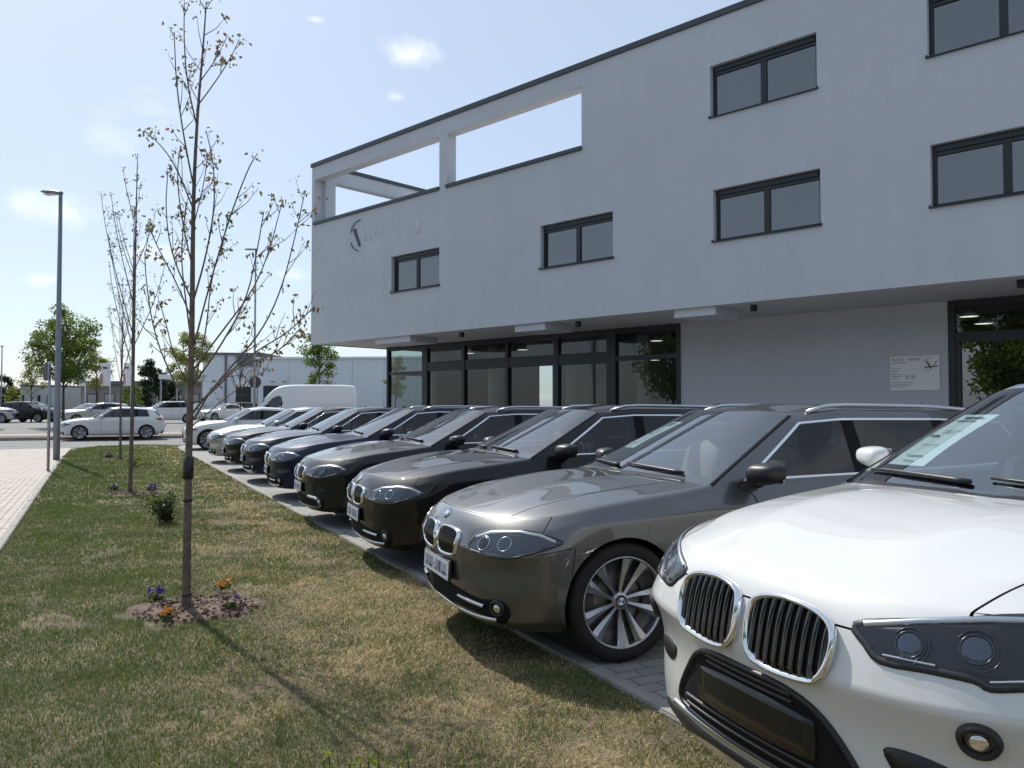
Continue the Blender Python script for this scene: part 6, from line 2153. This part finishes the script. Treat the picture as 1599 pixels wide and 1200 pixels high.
# ------------------------------------------------------------------ street furniture
p = on_ground(88, 718)
lp = empty('street_lamp', (p.x, p.y, 0)); tag(lp, 'tall grey street lamp at the far left corner of the lawn', 'street lamp')
Hl = CAM_H + (636 - 300) * p.y / FPX
tube('pole', [(0, 0, -.1), (0, 0, 1.4), (0, 0, 1.42), (0, 0, Hl)], [.088, .088, .078, .050], M['lamp_post'], lp, 14)
bm = bmesh.new()
prof = [(0, .05, .05, .0), (.10, .07, .075, .0), (.30, .13, .10, .02), (.50, .14, .085, .045), (.62, .10, .05, .06), (.66, .05, .02, .065)]
rings = []
for x, w, h, z in prof:
    rings.append([bm.verts.new((-x + .05, w * math.cos(a), z + h * (.9 * math.sin(a) if math.sin(a) > 0 else .35 * math.sin(a)))) for a in np.linspace(0, 2 * math.pi, 13)[:-1]])
for A, B in zip(rings, rings[1:]):
    for k in range(12): bm.faces.new((A[k], A[(k + 1) % 12], B[(k + 1) % 12], B[k]))
bm.faces.new(rings[0]); bm.faces.new(rings[-1][::-1]); bmesh.ops.recalc_face_normals(bm, faces=bm.faces)
hd = obj('lamp_head', bm, M['lamp_post'], lp, smooth=True); hd.location = (0, 0, Hl); hd.rotation_euler = (0, 0, R(-12))
bm = bmesh.new(); bm_box(bm, -.50, -.16, -.09, .09, -.022, -.012); obj('lamp_glass', bm, M['white_paint'], hd)
bm = bmesh.new(); bm_box(bm, -.055, .055, -.084, -.080, .55, 1.05, .003); obj('access_door', bm, M['lamp_post'], lp)

p = on_ground(75, 736)
sg = empty('road_sign', (p.x, p.y, 0)); tag(sg, 'galvanised sign post with round sign seen from behind beside the lamp', 'sign')
Hs = CAM_H + (636 - 566) * p.y / FPX
tube('post', [(0, 0, -.1), (0, 0, Hs)], .031, M['galv'], sg, 12)
bm = bmesh.new(); bm_lathe(bm, [(.001, -.012), (.21, -.012), (.21, .012), (.001, .012)], 32)
d = obj('sign_disc', bm, M['sign_back'], sg); d.location = (-.09, .05, Hs - .21); d.rotation_euler = (0, 0, R(-38))
band_ring(sg, V3(0, 0, Hs - .30), V3(0, 0, Hs - .27), .036, M['galv'])

def pole_lamp(px, depth, top, label, disc=None, r=.07):
    p = at_depth(px, 640, depth); e = empty('street_lamp', (p.x, p.y, .1)); tag(e, label, 'street lamp')
    H = CAM_H + (636 - top) * depth / FPX
    tube('pole', [(0, 0, -.1), (0, 0, H)], [r, r * .55], M['galv'], e, 10)
    bm = bmesh.new(); bm_box(bm, -.55, .1, -.1, .1, H - .02, H + .06, .03); obj('lamp_head', bm, M['galv'], e)
    if disc:
        bm = bmesh.new(); bm_lathe(bm, [(.001, -.012), (.31, -.012), (.31, .012), (.001, .012)], 28)
        q = obj('sign_disc', bm, M['sign_back'], e); q.location = (0, .09, CAM_H + (636 - disc) * depth / FPX); q.rotation_euler = (0, 0, R(10))
pole_lamp(397, 41.5, 392, 'slim steel lamp post with a round sign behind the van', 600)
pole_lamp(1.5, 60, 543, 'far lamp post at the left picture edge')

# banners on poles
for px, w, lab, dpt in ((164, 15, 'white advertising banner on a pole, left of the two by the thin trees', 57), (198, 12, 'white advertising banner on a pole, right of the two by the thin trees', 58), (126, 13, 'white banner seen through the leafy tree behind the lamp', 59)):
    p = at_depth(px, 640, dpt); e = empty('banner', (p.x, p.y, .3)); tag(e, lab, 'banner')
    k = dpt / FPX
    z1 = CAM_H + (636 - 567) * k - .3; z0 = CAM_H + (636 - 603) * k - .3
    tube('pole', [(w * k / 2, 0, -.1), (w * k / 2, 0, z1 + .1)], .03, M['white_paint'], e, 8)
    bm = bmesh.new(); n = 8; g = [[bm.verts.new((-w * k / 2 + w * k * i / n, .04 * math.sin(i * .9 + j * .3), z0 + (z1 - z0) * j / n)) for i in range(n + 1)] for j in range(n + 1)]
    for j in range(n):
        for i in range(n): bm.faces.new((g[j][i], g[j][i + 1], g[j + 1][i + 1], g[j + 1][i]))
    obj('cloth', bm, M['white_paint'], e, smooth=True)
    bm = bmesh.new(); bm_box(bm, -w * k / 2, -w * k / 2 + .13, -.06, -.05, z0 + .1, z0 + .9); obj('printed_stripe', bm, principled('banner_print', (.42, .18, .22), .6), e)
    bm = bmesh.new(); bm_box(bm, -w * k * .3, w * k * .2, -.06, -.05, z1 - .42, z1 - .28); obj('printed_stripe', bm, M['print'], e)

# ------------------------------------------------------------------ far buildings
def cladding(name, c, c2):
    m = principled(name, c, .6)
    nt = m.node_tree; b = nt.nodes["Principled BSDF"]; tc = nt.nodes.new("ShaderNodeTexCoord")
    w = nt.nodes.new("ShaderNodeTexWave"); w.bands_direction = 'Z'; w.inputs["Scale"].default_value = 1.6; w.inputs["Distortion"].default_value = 0
    nt.links.new(tc.outputs["Object"], w.inputs["Vector"])
    rp = nt.nodes.new("ShaderNodeValToRGB"); rp.color_ramp.elements[0].position = .0; rp.color_ramp.elements[0].color = (*c2, 1); rp.color_ramp.elements[1].position = .12; rp.color_ramp.elements[1].color = (*c, 1)
    nt.links.new(w.outputs["Fac"], rp.inputs[0]); nt.links.new(rp.outputs[0], b.inputs["Base Color"])
    return m
M['cladding'] = cladding('hall_cladding', (0.66, 0.69, 0.73), (0.56, 0.59, 0.63))
M['hall_roof'] = principled('hall_roof', (0.13, 0.135, 0.14), .7)
def bx(name, pxa, pxb, depth, topy, thick, mat, parent, base, rz=0.0):
    pass
hall_o = at_depth(402, 640, 66); hall = empty('industrial_hall', (hall_o.x, hall_o.y, .2), R(-4)); tag(hall, 'pale grey cladded industrial hall with flat roof behind the van', 'building')
hk = 66 / FPX
hh = CAM_H + 75 * hk - .2
LH = 300 * hk
for k in range(6):
    box('wall_panel', k * LH / 6 + .012, (k + 1) * LH / 6 - .012, 0, .3, 0, hh, M['cladding'], hall)
box('wall_core', .02, LH - .02, .31, 14, 0, hh - .01, M['cladding'], hall)
box('roof', -.15, LH + .1, -.15, 14.2, hh + .003, hh + .16, M['white_paint'], hall)
box('loading_door', 10.9 - 10.4, 2.6, -.06, -.003, 0, 3.0, M['anthracite'], hall)
for k in range(2):
    wl_ = empty('wall_light'); wl_.parent = hall; wl_.location = (1.4 + k * 1.0, -.01, hh * .62)
    box('arm', -.03, .03, -.35, -.02, .1, .14, M['anthracite'], wl_); box('lamp', -.14, .14, -.5, -.3, .06, .12, M['anthracite'], wl_)
h2o = at_depth(316, 640, 74); hall2 = empty('industrial_hall', (h2o.x, h2o.y, .2), R(10)); tag(hall2, 'taller white hall with dark sloping roof left of the cladded one', 'building')
k2 = 74 / FPX; hh2 = CAM_H + 82 * k2 - .2
box('wall', 0, 92 * k2, 0, 14, 0, hh2, M['cladding'], hall2)
bm = bmesh.new()
v = [(52 * k2, -.3, hh2 - 1.0), (158 * k2, -.3, hh2 - 1.2), (158 * k2, -.3, hh2 - .55), (92 * k2, -.3, hh2 + .2), (-.2, -.3, hh2 + .2), (-.2, -.3, hh2 + .02), (50 * k2, -.3, hh2 + .02)]
A = [bm.verts.new(q) for q in v]; B = [bm.verts.new((q[0], 14.3, q[2])) for q in v]
bm.faces.new(A); bm.faces.new(B[::-1])
for i in range(len(v)): bm.faces.new((A[i], A[(i + 1) % len(v)], B[(i + 1) % len(v)], B[i]))
bmesh.ops.recalc_face_normals(bm, faces=bm.faces); obj('roof', bm, M['hall_roof'], hall2)
for a, b in ((50, 73), (82, 104)):
    fr = box('door_frame', (a - 3) * k2, (b + 3) * k2, -.10, -.004, 0, 3.6, M['white_paint'], hall2)
    for q in range(4): box('door_panel', a * k2, b * k2, -.16, -.104, .06 + q * .78, .06 + q * .78 + .75, M['anthracite'], hall2)
box('pilaster', 33 * k2, 36 * k2, -.12, -.005, 0, hh2 - .05, M['hall_roof'], hall2)
h3o = at_depth(128, 640, 98); hall3 = empty('low_building', (h3o.x, h3o.y, .2), R(3)); tag(hall3, 'long low grey brown building behind the car park', 'building')
k3 = 98 / FPX
M['grey_wall'] = principled('grey_brown_wall', (0.27, 0.25, 0.23), .85, noise=(.3, (.20, .19, .18), .4, .7))
box('wall', -.2, 190 * k3, 0, 12, 0, CAM_H + 33 * k3, M['grey_wall'], hall3)
box('roof', -.6, 190 * k3 + .4, -.5, 12.5, CAM_H + 33 * k3 + .003, CAM_H + 38 * k3, M['hall_roof'], hall3)
for q in range(7):
    w = box('window', (8 + q * 26) * k3, (24 + q * 26) * k3, -.05, -.003, 1.2, 2.9, M['anthracite'], hall3)
    box('pane', (9 + q * 26) * k3, (23 + q * 26) * k3, -.07, -.053, 1.3, 2.8, M['window_glass'], w)
h4o = at_depth(28, 640, 104); hall4 = empty('low_building', (h4o.x, h4o.y, .2), R(2)); tag(hall4, 'small pale building between the left evergreen and the lamp post', 'building')
k4 = 104 / FPX
box('wall', 3 * k4, 62 * k4, 0, 8, 0, CAM_H + 30 * k4, principled('pale_wall', (.5, .5, .5), .8), hall4)
box('roof', 2 * k4, 63 * k4, -.2, 8.2, CAM_H + 30 * k4 + .003, CAM_H + 32 * k4, M['hall_roof'], hall4)
for a, b in ((6, 9), (30, 34), (44, 48)): box('window', a * k4, b * k4, -.05, -.003, 1.4, 2.8, M['anthracite'], hall4)
cpo = at_depth(247, 640, 80); cport = empty('carport', (cpo.x, cpo.y, .3), R(4)); tag(cport, 'carport with pale grey roof under the evergreens', 'carport')
k5 = 80 / FPX; zc = CAM_H + 44 * k5 - .3
box('roof', 0, 46 * k5, 0, 5, zc, zc + .45, M['white_paint'], cport)
for a in (.1, 46 * k5 - .25):
    for b in (.1, 4.7): box('post', a, a + .15, b, b + .15, -.05, zc - .003, M['galv'], cport)
